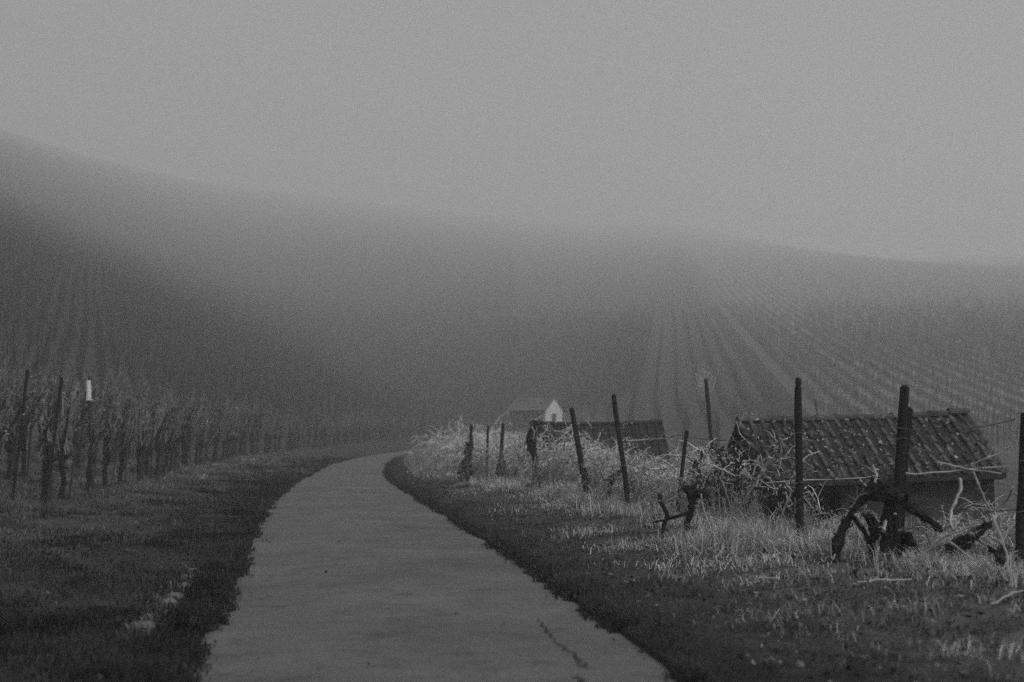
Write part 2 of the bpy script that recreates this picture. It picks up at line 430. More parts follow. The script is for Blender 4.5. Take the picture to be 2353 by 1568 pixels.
def blades(x, y, h, wd, lean, tone, z=None):
    """bent tapering grass blades: two quads each"""
    N = len(x); z = terrain(x, y) - 0.01 if z is None else z
    az = rng.uniform(0, 2 * np.pi, N); fa = rng.uniform(0, 2 * np.pi, N)
    D = np.stack([np.cos(az), np.sin(az), 0 * az], 1); W = np.stack([np.cos(fa), np.sin(fa), 0 * fa], 1) * (wd / 2)[:, None]
    P = np.stack([x, y, z], 1); up_ = np.array([0, 0, 1.0])
    lh = (h * lean)[:, None]
    A = P + D * lh * 0.25 + up_ * (h * 0.55 * np.sqrt(np.clip(1 - 0.3 * lean ** 2, 0.1, 1)))[:, None]
    B = P + D * lh + up_ * (h * np.clip(1 - 0.55 * lean, 0.12, 1))[:, None]
    V = np.stack([P - W, P + W, A + W * 0.8, A - W * 0.8, B + W * 0.15, B - W * 0.15], 1)
    F = np.array([[0, 1, 2, 3], [3, 2, 4, 5]])[None] + (np.arange(N) * 6)[:, None, None]
    return V.reshape(-1, 3), F.reshape(-1, 4), np.repeat(tone, 6)

# ------------------------------------------------------------------ roofs and huts
def pantile(wd, ln, th_=0.018, seg=6):
    mb = MB()
    prof = []
    for i in range(seg + 1):
        t = i / seg
        prof.append((t * wd * 1.1 - wd * 0.55, 0.040 * math.sin(t * 2 * math.pi * 0.98 + 0.5)))
    for yv, dz in ((0, 0), (ln, 0)):
        for s_ in (0, -th_):
            for (px, pz) in prof: mb.v.append((px, yv, pz + dz + s_))
    k = seg + 1
    for i in range(seg):
        mb.f.append((i, i + 1, 2 * k + i + 1, 2 * k + i))
        mb.f.append((k + i + 1, k + i, 3 * k + i, 3 * k + i + 1))
        mb.f.append((k + i, k + i + 1, i + 1, i))
        mb.f.append((2 * k + i, 2 * k + i + 1, 3 * k + i + 1, 3 * k + i))
    mb.f.append((0, 2 * k, 3 * k, k)); mb.f.append((seg, k + seg, 3 * k + seg, 2 * k + seg))
    return mb

def tiled_hut(label, loc, rz, roll, L, half, eave_h, rise, cols, rows, tile_m, wall_m, door, overh=0.15, slip=0.035, ragged=0):
    root = empty('vineyard_hut', loc, rz); root.rotation_euler = (0, roll, rz)
    tag(root, label, 'hut')
    x0, x1 = -L / 2 + overh, L / 2 - overh
    y0, y1 = -half + 0.18, half - 0.18
    t = 0.16; Z0 = -0.5
    wallh = eave_h - 0.02
    mb = MB()
    d0, d1, dh = door
    mb.box(x0, d0, y0, y0 + t, Z0, wallh); mb.box(d1, x1, y0, y0 + t, Z0, wallh); mb.box(d0, d1, y0, y0 + t, dh, wallh)
    mb.build('front_wall', wall_m, root)
    MB().box(x0, x1, y1 - t, y1, Z0, wallh).build('back_wall', wall_m, root)
    top = eave_h + rise - 0.10
    for xs in (x0 + 0.002, x1 - t - 0.002):
        pl = [(xs, y0 + t, Z0), (xs, y1 - t, Z0), (xs, y1 - t, wallh), (xs, 0, top), (xs, y0 + t, wallh)]
        MB().prism(pl, (t, 0, 0)).build('gable_wall', wall_m, root)
    MB().box(d0 - 0.06, d0 + 0.02, y0 - 0.02, y0 + t + 0.01, Z0, dh).box(d1 - 0.02, d1 + 0.06, y0 - 0.02, y0 + t + 0.01, Z0, dh).box(d0 - 0.10, d1 + 0.10, y0 - 0.025, y0 + t + 0.012, dh - 0.03, dh + 0.09).build('door_frame', M['plank'], root)
    # roof deck, rafters, tiles one by one
    roof = empty('roof'); roof.parent = root
    ang = math.atan2(rise, half); sl_ = math.hypot(rise, half)
    for sgn in (-1, 1):
        d = MB()
        e = Vector((0, sgn * half, eave_h)); r = Vector((0, 0, eave_h + rise))
        nrm = Vector((0, sgn * rise, half)).normalized()
        q = [e + nrm * -0.05, r + nrm * -0.05, r + nrm * -0.02, e + nrm * -0.02]
        q = [Vector((-L / 2 + 0.04, p.y + (0.004 * sgn if i in (1, 2) else 0), p.z)) for i, p in enumerate(q)]
        d.prism(q, (L - 0.08, 0, 0)); d.build('roof_deck', M['plank'], roof)
    for i in range(7):
        xx = -L / 2 + 0.12 + i * (L - 0.24) / 6
        MB().box(xx - 0.035, xx + 0.035, -half - 0.02, -half + 0.5, eave_h - 0.15, eave_h - 0.065).build('rafter_end', M['plank'], roof)
    MB().box(-L / 2 + 0.02, L / 2 - 0.02, -half - 0.045, -half - 0.021, eave_h - 0.13, eave_h - 0.03).build('fascia', M['plank'], roof)
    cw = L / cols; ex = sl_ / rows
    tile = pantile(cw, ex * 1.22).mesh('tile', tile_m)
    tile.shade_smooth()
    for r_ in range(rows):
        for c_ in range(cols):
            if ragged and c_ >= cols - max(0, (rows - 1 - r_) // 3 - random.randint(0, 1)) and r_ > rows - 3: continue
            o = obj_from('tile', tile, roof)
            s0 = r_ * ex - 0.05
            px = -L / 2 + (c_ + 0.5) * cw + random.uniform(-0.012, 0.012)
            s0 += random.uniform(-slip, slip * 0.6)
            sag = -0.05 * math.sin(math.pi * (c_ + 0.5) / cols) * (0.5 + 0.5 * r_ / rows)
            yv = -half + s0 * math.cos(ang); zv = eave_h + s0 * math.sin(ang) + 0.035 + sag
            o.location = (px, yv, zv)
            odd = 3.0 if random.random() < .08 else 1.0
            o.rotation_euler = (ang - 0.085 + random.uniform(-0.02, 0.02) * odd, random.uniform(-0.05, 0.05) * odd, random.uniform(-0.035, 0.035) * odd)
    ridge = MB()
    nr = int(L / 0.34)
    for i in range(nr):
        a0 = -L / 2 + i * L / nr; a1 = a0 + L / nr * 1.08
        mb = MB()
        dz = random.uniform(-0.012, 0.012) - 0.05 * math.sin(math.pi * (i + .5) / nr)
        ring = [(math.cos(t_) * 0.11, math.sin(t_) * 0.085) for t_ in np.linspace(-0.15, math.pi + 0.15, 8)]
        for xs, k in ((a0, 1.0), (a1, 0.9)):
            for (py, pz) in ring: mb.v.append((xs, py * k, eave_h + rise + pz * k + dz))
            for (py, pz) in ring: mb.v.append((xs, py * k * 0.8, eave_h + rise + pz * k * 0.8 + dz))
        for j in range(7):
            mb.f.append((j, j + 1, 16 + j + 1, 16 + j)); mb.f.append((8 + j, 24 + j, 24 + j + 1, 8 + j + 1))
            mb.f.append((j, 8 + j, 8 + j + 1, j + 1)); mb.f.append((16 + j, 16 + j + 1, 24 + j + 1, 24 + j))
        mb.build('ridge_tile', tile_m, roof)
    # rear slope, out of sight: tiles joined
    mb = MB()
    for r_ in range(rows):
        s0 = r_ * ex
        MBp = [(-L / 2, half - s0 * math.cos(ang), eave_h + s0 * math.sin(ang) + 0.03), (-L / 2, half - (s0 + ex * 1.1) * math.cos(ang), eave_h + (s0 + ex * 1.1) * math.sin(ang) + 0.01),
               (-L / 2, half - (s0 + ex * 1.1) * math.cos(ang), eave_h + (s0 + ex * 1.1) * math.sin(ang) - 0.01), (-L / 2, half - s0 * math.cos(ang), eave_h + s0 * math.sin(ang) + 0.01)]
        mb.prism([Vector(p) for p in MBp], (L, 0, 0))
    mb.build('rear_tiling', tile_m, roof)
    return root

# near hut: eave and ridge ends measured in the picture, standing just behind the right-hand row
hx, hy = 6.3, 26.0
near_hut = tiled_hut('tumbledown hut with wavy clay-tiled roof behind the nearest vines, largest hut', (hx, hy, -0.42), R(7.0), R(-1.9),
                     4.35, 1.45, 1.23, 1.03, 22, 6, M['tile'], M['plaster'], (-1.75, -0.75, 0.98))
mid_hut = tiled_hut('dark old tiled roof of a small hut smothered in dead brambles, middle hut', (2.42, 40.6, -0.42), R(3.0), R(-0.6),
                    3.75, 1.4, 1.18, 1.02, 17, 6, M['tile_dark'], M['plaster'], (-1.2, -0.4, 0.9), slip=0.035, ragged=1)

# far white hut
def white_hut(loc, rz):
    root = empty('white_hut', loc, rz); tag(root, 'far white-gabled hut with dark door and grey tiled roof beyond the bend', 'hut')
    L, W, H, RI = 5.0, 2.9, 2.5, 1.3; t = 0.2
    z0 = -1.0
    # gable wall on +x with doorway
    mb = MB(); dw, dh = 0.42, 1.95
    mb.box(L / 2 - t, L / 2, -W / 2, -dw, z0, H); mb.box(L / 2 - t, L / 2, dw, W / 2, z0, H); mb.box(L / 2 - t, L / 2, -dw, dw, dh, H)
    mb.prism([(L / 2 - t, -W / 2, H), (L / 2 - t, W / 2, H), (L / 2 - t, 0, H + RI)], (t, 0, 0))
    mb.build('gable_wall', M['white'], root)
    MB().box(L / 2 - t + 0.02, L / 2 - t + 0.08, -dw, dw, z0, dh).build('door', M['dark'], root)
    MB().prism([(-L / 2, -W / 2 + t, z0), (-L / 2, W / 2 - t, z0), (-L / 2, W / 2 - t, H), (-L / 2, 0, H + RI - 0.1), (-L / 2, -W / 2 + t, H)], (t, 0, 0)).build('gable_wall', M['white'], root)
    MB().box(-L / 2, L / 2 - t, W / 2 - t, W / 2, z0, H).build('rear_wall', M['plaster'], root)
    # front wall with two long openings under the eave
    mb = MB(); y0 = -W / 2; a = [(-L / 2, -L / 2 + 0.3), (-0.15, 0.15), (L / 2 - t - 0.3, L / 2 - t)]
    mb.box(-L / 2, L / 2 - t, y0, y0 + t, z0, 1.45); mb.box(-L / 2, L / 2 - t, y0, y0 + t, 2.05, H)
    for p, q in a: mb.box(p, q, y0 + 0.002, y0 + t - 0.002, 1.45, 2.05)
    mb.build('front_wall', M['plaster'], root)
    for p, q in ((-L / 2 + 0.3, -0.15), (0.15, L / 2 - t - 0.3)):
        MB().box(p, q, y0 + t - 0.06, y0 + t - 0.03, 1.45, 2.05).build('shutter', M['dark'], root)
    roof = empty('roof'); roof.parent = root
    ang = math.atan2(RI, W / 2); sl_ = math.hypot(RI, W / 2) + 0.3
    for sgn in (-1, 1):
        for k in range(6):
            s0 = k * sl_ / 6; s1 = s0 + sl_ / 6 + 0.04
            d = Vector((0, sgn * math.cos(ang), -math.sin(ang))); nn = Vector((0, sgn * math.sin(ang), math.cos(ang)))
            r = Vector((-L / 2 - 0.25, 0, H + RI + 0.09))
            P = [r + d * s0 + nn * (0.0), r + d * s1 + nn * 0.035, r + d * s1 - nn * 0.03, r + d * s0 - nn * 0.06]
            MB().prism(P, (L + 0.5, 0, 0)).build('tile_course', M['roof_far'], roof)
    MB().tube([(-L / 2 - 0.25, 0, H + RI + 0.12), (L / 2 + 0.25, 0, H + RI + 0.12)], 0.11, 8).build('ridge_cap', M['roof_far'], roof)
    ey = -(math.cos(ang) * sl_ + 0.05); ez = H + RI + 0.09 - math.sin(ang) * sl_
    MB().tube([(-L / 2 - 0.25, ey, ez), (L / 2 + 0.25, ey, ez)], 0.07, 6).build('gutter', M['gutter'], root)
    return root
wz = 1.35
wh = white_hut((2.9, 170, wz), R(-40)); wh.scale = (1.08,) * 3

# ------------------------------------------------------------------ posts of the right-hand row
def post(label, base, top, r, cat='post', knob=None, m='post', name='trellis_post', sides=8, taper=0.85):
    d = Vector(top) - Vector(base); k = 7
    root = tag(empty(name, tuple(base)), label, cat)
    mb = MB(); pts, rad = [], []
    for i in range(k):
        t = i / (k - 1)
        pts.append(d * t + Vector((random.uniform(-1, 1), random.uniform(-1, 1), 0)) * r * 0.12 - (Vector((0, 0, 0.25)) if i == 0 else Vector()))
        rad.append(r * (1 - (1 - taper) * t) * random.uniform(0.94, 1.06))
    rad[0] *= 1.1
    mb.tube(pts, rad, sides, jit=0.07); mb.build('shaft', M[m], root)
    if knob:
        t_ = d.normalized(); mb = MB()
        mb.tube([d + t_ * z for z in (0.0, 0.02, 0.06, 0.10, 0.115)], [r * k_ for k_ in (0.55, 0.6, 0.72, 0.62, 0.2)], 8, jit=0.05); mb.build('top_knob', M[m], root)
    else:
        mb = MB(); t_ = d.normalized(); mb.tube([d - t_ * 0.01, d + t_ * 0.02], [r * 0.80, r * 0.45], sides, jit=0.1); mb.build('cut_top', M[m], root)
    for hgt in (0.38, 0.7):          # wire staples
        p = d * hgt; s_ = MB(); s_.tube([p + Vector((-r, -r * 0.6, 0.0)), p + Vector((0, -r * 1.15, 0.012)), p + Vector((r, -r * 0.6, 0))], 0.006, 4); s_.build('wire_staple', M['wire'], root)
    return root
def pxpost(label, bx, by, tx, ty, rpx, dy=0.0, **k):
    b_ = at(bx, by); t_ = atd(tx, ty, b_.y + dy)
    return post(label, b_, t_, rpx / FPX * b_.y, **k)
pxpost('thick round post with knobbed top standing before the near tiled roof', 1838, 1248, 1834, 890, 9.5, knob=True, sides=10)
pxpost('thickest straight post with flat cut top, in front of the near hut', 2052, 1292, 2079, 890, 12, sides=10, taper=0.9)
pxpost('short stub post tied behind the thick flat-topped post', 2064, 1290, 2090, 940, 8, taper=0.95)
pxpost('big black post cut off by the right picture edge', 2342, 1318, 2362, 950, 15, sides=10)
pxpost('slender post leaning left with its foot between the two tiled roofs', 1556, 1180, 1578, 992, 5)
pxpost('tall leaning post rising above the ridge of the middle hut', 1447, 1172, 1410, 908, 6.5)
pxpost('leaning post at the left end of the middle roof ridge', 1350, 1148, 1314, 939, 7)
pxpost('post wrapped in dark vine left of the middle roof', 1226, 1130, 1229, 968, 5.5)
pxpost('tallest of three thin posts on the bend, nearest the middle hut', 1150, 1108, 1155, 974, 5)
pxpost('thinnest middle one of three posts on the bend', 1119, 1098, 1121, 979, 3.2)
pxpost('leftmost of three thin posts on the bend, swathed in dead vine', 1076, 1106, 1083, 977, 4)
pxpost('thin dark stake crowned with pale withered tufts between the roofs', 1646, 1150, 1622, 872, 5, dy=0.3)
pxpost('short thin stake showing just above the near roof ridge', 1893, 1060, 1873, 918, 2.2, name='vine_stake')

# trellis wires on the right-hand row
def wire(label, a, b_, sag=0.06):
    pts = []
    for i in range(13):
        t = i / 12; p = Vector(a).lerp(Vector(b_), t); p.z -= sag * 4 * t * (1 - t); pts.append(p)
    tag(MB().tube(pts, 0.005, 4).build('trellis_wire', M['wire']), label, 'wire')
wire('upper slack wire running right from the thick flat-topped post', at(2052, 1292) + Vector((0.05, 0, 1.35)), at(2342, 1318) + Vector((0, 0, 1.45)))
wire('lower wire at knee height between the two nearest thick posts', at(2052, 1292) + Vector((0, 0, 0.62)), at(2342, 1318) + Vector((0, 0, 0.6)))
wire('wire between the knobbed post and the thick flat-topped post', at(1838, 1248) + Vector((0, 0, 0.85)), at(2052, 1292) + Vector((0, 0, 0.8)))

PB = [(1838, 1248, 'knobbed post'), (1556, 1180, 'slender post'), (1447, 1172, 'tall leaning post'), (1350, 1148, 'ridge-end post'), (1226, 1130, 'vine-wrapped post')]
for (ax, ay, an), (bx, by, bnm) in zip(PB, PB[1:]):
    for hz, wd_ in ((.75, 'lower'), (1.25, 'upper')):
        wire(f'{wd_} trellis wire from the {an} to the {bnm}', at(ax, ay) + Vector((0, 0, hz)), at(bx, by) + Vector((0, 0, hz)), .08)
# ------------------------------------------------------------------ gnarled vines of the right-hand row
def Z1(p): return (1553 + p[0] * 0.34, 800 + p[1] * 0.34)           # picture points read off two enlarged views
def Z2(p): return (1016.5 + p[0] * 0.2581, 847 + p[1] * 0.2581)
def Z4(p): return ((1950 + p[0] / 4.238) / 1.0625, (1080 + p[1] / 4.238) / 1.0625)
def gnarl(pts, rad, root_loc, n=8):
    """thicken a polyline with knots"""
    P, Rr = [], []
    for i in range(len(pts) - 1):
        for k in range(4):
            t = k / 4; P.append(pts[i].lerp(pts[i + 1], t) + Vector((random.uniform(-1, 1), random.uniform(-1, 1), random.uniform(-.6, .6))) * rad[i] * 0.22 - root_loc)
            Rr.append((rad[i] * (1 - t) + rad[i + 1] * t) * random.uniform(0.85, 1.2))
    P.append(pts[-1] - root_loc); Rr.append(rad[-1] * 0.7)
    return P, Rr
def shaggy(mb, P, Rr):
    """loose bark strips and short pruning spurs"""
    for _ in range(len(P) * 2):
        i = random.randrange(0, len(P) - 1); r = Rr[i]
        o_ = Vector((random.uniform(-1, 1), random.uniform(-1, .3), random.uniform(-.6, .6))).normalized() * r
        d = (P[min(i + 2, len(P) - 1)] - P[i]) * random.uniform(.6, 1.3)
        a = P[i] + o_ * .95; mb.tube([a, a + d * .5 + o_ * random.uniform(.0, .35), a + d + o_ * random.uniform(-.2, .5)], [r * .16, r * .22, r * .06], 3)
    for _ in range(max(1, len(P) // 5)):
        i = random.randrange(1, len(P)); r = Rr[i]
        d = Vector((random.uniform(-1, 1), random.uniform(-.7, .5), random.uniform(-.2, 1.2))).normalized() * r
        mb.tube([P[i], P[i] + d * 1.6, P[i] + d * 2.6], [r * .5, r * .4, r * .22], 5, jit=.2)
    return mb
def vine(label, f, trunk, wpx, arms=(), canes=(), yoff=0.0, group=None, spread=0.35):
    bx, by = f(trunk[0]); B = at(bx, by); B = Vector((B.x, B.y + yoff, th(B.x, B.y + yoff)))
    s_ = B.y / FPX
    root = tag(empty('grape_vine', tuple(B)), label, 'vine', group)
    pts = [B - Vector((0, 0, 0.08))] + [atd(*f(p), B.y + random.uniform(-0.06, 0.06)) for p in trunk[1:]]
    P, Rr = gnarl(pts, [w_ * s_ for w_ in wpx], B); Rr[0] *= 1.3
    shaggy(MB().tube(P, Rr, 9, jit=0.28), P, Rr).build('trunk', M['bark'], root)
    for ap, aw in arms:
        pts = [atd(*f(p), B.y + random.uniform(-0.08, 0.08)) for p in ap]
        P, Rr = gnarl(pts, [w_ * s_ for w_ in aw], B)
        shaggy(MB().tube(P, Rr, 8, jit=0.28), P, Rr).build('arm', M['bark'], root)
    for c in canes:
        cp, cw, cm = c
        dys = random.uniform(-spread, spread)
        pts = [atd(*f(p), B.y - 0.1 + dys * (i / max(1, len(cp) - 1))) - B for i, p in enumerate(cp)]
        P = []
        for i in range(len(pts) - 1):
            for k in range(4):
                P.append(pts[i].lerp(pts[i + 1], k / 4) + Vector((random.uniform(-1, 1), random.uniform(-1, 1), random.uniform(-1, 1))) * 0.006)
        P.append(pts[-1]); q = len(P)
        Rr = [cw * s_ * (1 - 0.45 * i / q) * (1.35 if i % 4 == 0 else 1) for i in range(q)]
        mb = MB().tube(P, Rr, 5)
        for _ in range(3):           # tendrils and side twigs
            i = random.randrange(1, q); a = P[i]; dd = Vector((random.uniform(-1, 1), random.uniform(-.6, .6), random.uniform(-.3, 1))) * random.uniform(0.06, 0.2)
            mb.tube([a, a + dd * 0.6, a + dd + Vector((0, 0, random.uniform(-.05, .05)))], [cw * s_ * .5, cw * s_ * .35, 0.002], 3)
        mb.build('cane', M[cm], root)
    return root
CP, CN = 'cane_pale', 'cane'
vine('squat vine with black swollen head left of the near hut', Z1, [(66, 1285), (78, 1190), (100, 1110), (112, 1030), (110, 985)], [6, 6, 6, 8, 12],
     arms=[([(110, 985), (70, 950), (40, 940)], [12, 8, 4]), ([(110, 985), (170, 985), (225, 1010)], [12, 9, 4]), ([(100, 1110), (30, 1130), (-60, 1160), (-160, 1180)], [5, 4, 3, 2])],
     canes=[([(225, 1010), (240, 930), (255, 860)], 2.2, CN), ([(40, 940), (60, 900), (100, 930)], 2, CN), ([(170, 985), (190, 1100), (230, 1190)], 1.6, CP)])
vine('vine with shaggy trunk hugging the knobbed post', Z1, [(858, 1300), (835, 1200), (845, 1120), (812, 1020), (790, 960)], [8, 8, 9, 9, 5],
     arms=[([(845, 1120), (790, 1080), (770, 1140)], [7, 5, 3])],
     canes=[([(800, 840), (830, 960), (870, 1080), (880, 1110)], 3, CN), ([(790, 960), (740, 1060), (700, 1170), (690, 1230)], 2, CP), ([(812, 1020), (900, 1000), (960, 940)], 1.8, CN),
            ([(600, 912), (900, 892), (1250, 880), (1360, 862)], 1.6, CP), ([(910, 1150), (905, 1200), (930, 1290)], 1.6, CP), ([(1240, 890), (1270, 920), (1300, 960)], 2, CP)])
vine('vine with dark upright trunk in front of the near hut doorway', Z1, [(690, 1240), (665, 1150), (660, 1060), (640, 1000)], [7, 7, 7, 6],
     arms=[([(640, 1000), (590, 960), (540, 940)], [6, 4, 3]), ([(660, 1060), (700, 1000), (720, 940)], [5, 4, 2])],
     canes=[([(640, 740), (590, 830), (530, 920), (470, 1020), (410, 1112)], 4.2, CP), ([(540, 940), (560, 870), (590, 790), (570, 720)], 2.4, CN), ([(260, 800), (330, 830), (400, 866)], 3.2, CP),
            ([(275, 850), (325, 930), (360, 1060), (395, 1210)], 3.0, CN), ([(560, 730), (520, 860), (470, 900)], 2.2, CP), ([(705, 610), (712, 700), (690, 800)], 2.4, CP), ([(410, 500), (430, 580), (500, 650)], 2.0, CP)])
vine('great arching vine with two black legs beside the thick flat-topped post', Z1, [(1062, 1450), (1085, 1340), (1135, 1220), (1195, 1110), (1265, 1005), (1345, 930)], [9, 10, 9, 8, 12, 18],
     arms=[([(1345, 930), (1420, 960), (1480, 1000), (1560, 1060), (1660, 1130), (1750, 1195), (1795, 1245)], [18, 15, 14, 13, 10, 8, 5]),
           ([(1345, 960), (1300, 1000), (1400, 1000), (1430, 960)], [14, 12, 12, 10]),
           ([(1195, 1110), (1230, 1180), (1280, 1250), (1320, 1330), (1335, 1430)], [5, 5, 6, 6, 7]),
           ([(1300, 1130), (1335, 1200), (1335, 1320)], [10, 12, 7]), ([(1440, 1000), (1420, 1150), (1420, 1300), (1425, 1440)], [8, 12, 12, 11])],
     canes=[([(1400, 1240), (1415, 1180), (1440, 1125), (1495, 1122)], 4.5, CP), ([(1060, 1430), (1120, 1290), (1155, 1270)], 2.2, CP), ([(1345, 910), (1360, 860), (1330, 790)], 2.6, CP),
            ([(1180, 1080), (1230, 1010), (1270, 950)], 2.4, CN), ([(1215, 1130), (1240, 1180), (1265, 1230)], 3, CP)])
vine('black knotted vine stump just right of the thick flat-topped post', Z1, [(1570, 1450), (1560, 1380), (1575, 1310), (1550, 1260)], [16, 16, 15, 9],
     arms=[([(1575, 1310), (1610, 1340), (1605, 1400)], [8, 6, 4])],
     canes=[([(1580, 1350), (1640, 1460), (1680, 1570)], 3.0, CP), ([(1500, 1235), (1590, 1220), (1650, 1180)], 2.4, CP), ([(1690, 1250), (1740, 1360), (1800, 1460), (1805, 1570)], 3.2, CP)])
vine('leaning dark vine with crossed pale canes beneath the near eave right end', Z1, [(1832, 1478), (1828, 1410), (1850, 1350), (1920, 1310), (1990, 1270), (2070, 1225), (2130, 1180)], [11, 12, 10, 9, 9, 9, 6],
     arms=[([(1920, 1310), (1960, 1340), (2010, 1330)], [8, 9, 4]), ([(2070, 1225), (2030, 1280), (2000, 1300)], [8, 7, 3])],
     canes=[([(1920, 890), (1930, 950), (1885, 1050), (1860, 1120), (1855, 1180), (1875, 1230)], 4.0, CP), ([(1975, 1245), (2080, 1320), (2150, 1400), (2172, 1470)], 4.2, CP), ([(1850, 1310), (2000, 1420), (2160, 1560)], 2.8, CP),
            ([(1630, 1450), (1750, 1320), (1850, 1260), (1990, 1205)], 2.8, CP), ([(2010, 840), (2040, 920), (2085, 1020), (2135, 1105)], 2.8, CP), ([(1830, 1150), (1870, 1220), (1890, 1250)], 4, CP),
            ([(1940, 1150), (1965, 1200), (1975, 1245)], 2.2, CP), ([(1740, 1330), (1760, 1430), (1745, 1570)], 2.4, CP)])
vine('vine with bare whip canes against the right edge post', Z1, [(2215, 1560), (2200, 1480), (2190, 1400), (2220, 1330)], [9, 10, 10, 6],
     arms=[([(2190, 1400), (2140, 1370), (2110, 1340)], [8, 6, 3])],
     canes=[([(2135, 1135), (2190, 1260), (2230, 1380), (2255, 1540)], 3.4, CP), ([(1770, 770), (1880, 800), (2000, 820), (2200, 850)], 2.6, CP), ([(1550, 852), (1800, 842), (2000, 818), (2240, 800)], 2.2, CP),
            ([(2000, 790), (2100, 745), (2220, 700), (2300, 630)], 2.6, CP), ([(2280, 940), (2250, 1010), (2210, 1060)], 2.2, CN), ([(2180, 900), (2260, 930), (2300, 990)], 2, CN)])
vine('thin crooked vine beneath the middle roof, trunk bent right', Z2, [(1478, 1210), (1478, 1090), (1500, 985), (1545, 945), (1612, 905)], [3.6, 5.5, 7, 6, 4],
     canes=[([(1640, 648), (1800, 635), (2000, 625), (2080, 575)], 2.2, CP), ([(1480, 1220), (1530, 1330), (1580, 1440)], 2.4, CP), ([(1545, 945), (1500, 850), (1420, 830)], 1.8, CN)])
vine('small dark vine with trunk leaning right below the middle roof', Z2, [(1242, 1165), (1270, 1090), (1305, 1030), (1280, 950), (1262, 880)], [3, 4.5, 5, 6, 5],
     arms=[([(1280, 950), (1230, 900), (1210, 880)], [5, 4, 2])], canes=[([(1262, 880), (1250, 800), (1245, 760)], 2, CN), ([(1262, 880), (1330, 830), (1380, 770)], 1.6, CP)])
vine('vine with black forked foot below the left end of the middle roof', Z2, [(808, 1100), (820, 1050), (850, 1020), (880, 985), (930, 920)], [7, 9, 9, 6, 4],
     arms=[([(820, 1050), (770, 1040), (745, 1050)], [5, 4, 2]), ([(820, 1050), (830, 920), (825, 780), (790, 720), (770, 640), (790, 520)], [6, 6, 5, 7, 6, 4])],
     canes=[([(790, 520), (820, 560), (810, 640)], 1.8, CP), ([(930, 920), (990, 800), (1020, 700)], 2.0, CN)])
vine('vine bundled thickly around the leftmost thin post on the bend', Z2, [(228, 1000), (235, 920), (215, 850), (230, 760), (225, 660)], [4, 8, 10, 7, 4],
     arms=[([(215, 850), (260, 900), (290, 930)], [6, 6, 3]), ([(230, 760), (260, 700), (262, 600)], [5, 4, 2])], canes=[([(225, 660), (240, 580), (200, 520)], 1.6, CN)])
vine('vine clinging to the tallest thin post on the bend', Z2, [(478, 1000), (500, 920), (530, 850), (525, 780)], [4, 7, 8, 4],
     arms=[([(500, 920), (550, 930), (570, 960)], [5, 5, 3])], canes=[([(525, 780), (590, 700), (640, 690)], 1.6, CN)])
vine('low stumpy vine between the bend posts and the middle roof', Z2, [(650, 1000), (655, 930), (660, 880)], [4, 6, 5],
     canes=[([(660, 880), (640, 800), (600, 700)], 1.6, CP), ([(655, 930), (700, 850), (730, 740)], 1.6, CN)])
vine('short vine with thin pole-like trunk left of the slender post', Z2, [(1950, 1480), (1970, 1390), (2010, 1310), (1940, 1180), (1940, 1120)], [3.5, 4, 4, 5, 4],
     canes=[([(1940, 1180), (1860, 1210), (1790, 1225)], 2, CN)])
# pruned canes lying loose
def fallen(label, px, wpx, lift=0.03):
    pts = [at(*p) + Vector((0, 0, lift + random.uniform(0, 0.03))) for p in px]
    s_ = pts[0].y / FPX; c0 = pts[0].copy(); P = []
    for i in range(len(pts) - 1):
        for k in range(4): P.append(pts[i].lerp(pts[i + 1], k / 4) - c0 + Vector((random.uniform(-1, 1), random.uniform(-1, 1), random.uniform(-.3, 1))) * 0.012)
    P.append(pts[-1] - c0)
    o = MB().tube(P, [wpx * s_ * random.uniform(.7, 1.1) for _ in P], 5).build('fallen_cane', M['cane_pale']); o.location = c0
    tag(o, label, 'cane')
fallen('straight pale pruned cane lying flat in front of the right-edge vine', [(1960, 1352), (2030, 1348), (2095, 1342)], 2.6)
fallen('pale cut cane lying by the right picture edge', [(2280, 1412), (2310, 1388), (2352, 1372)], 2.6)
fallen('bent pale twig on the right verge below the knobbed post', [(1710, 1330), (1745, 1344), (1790, 1338)], 2.2)

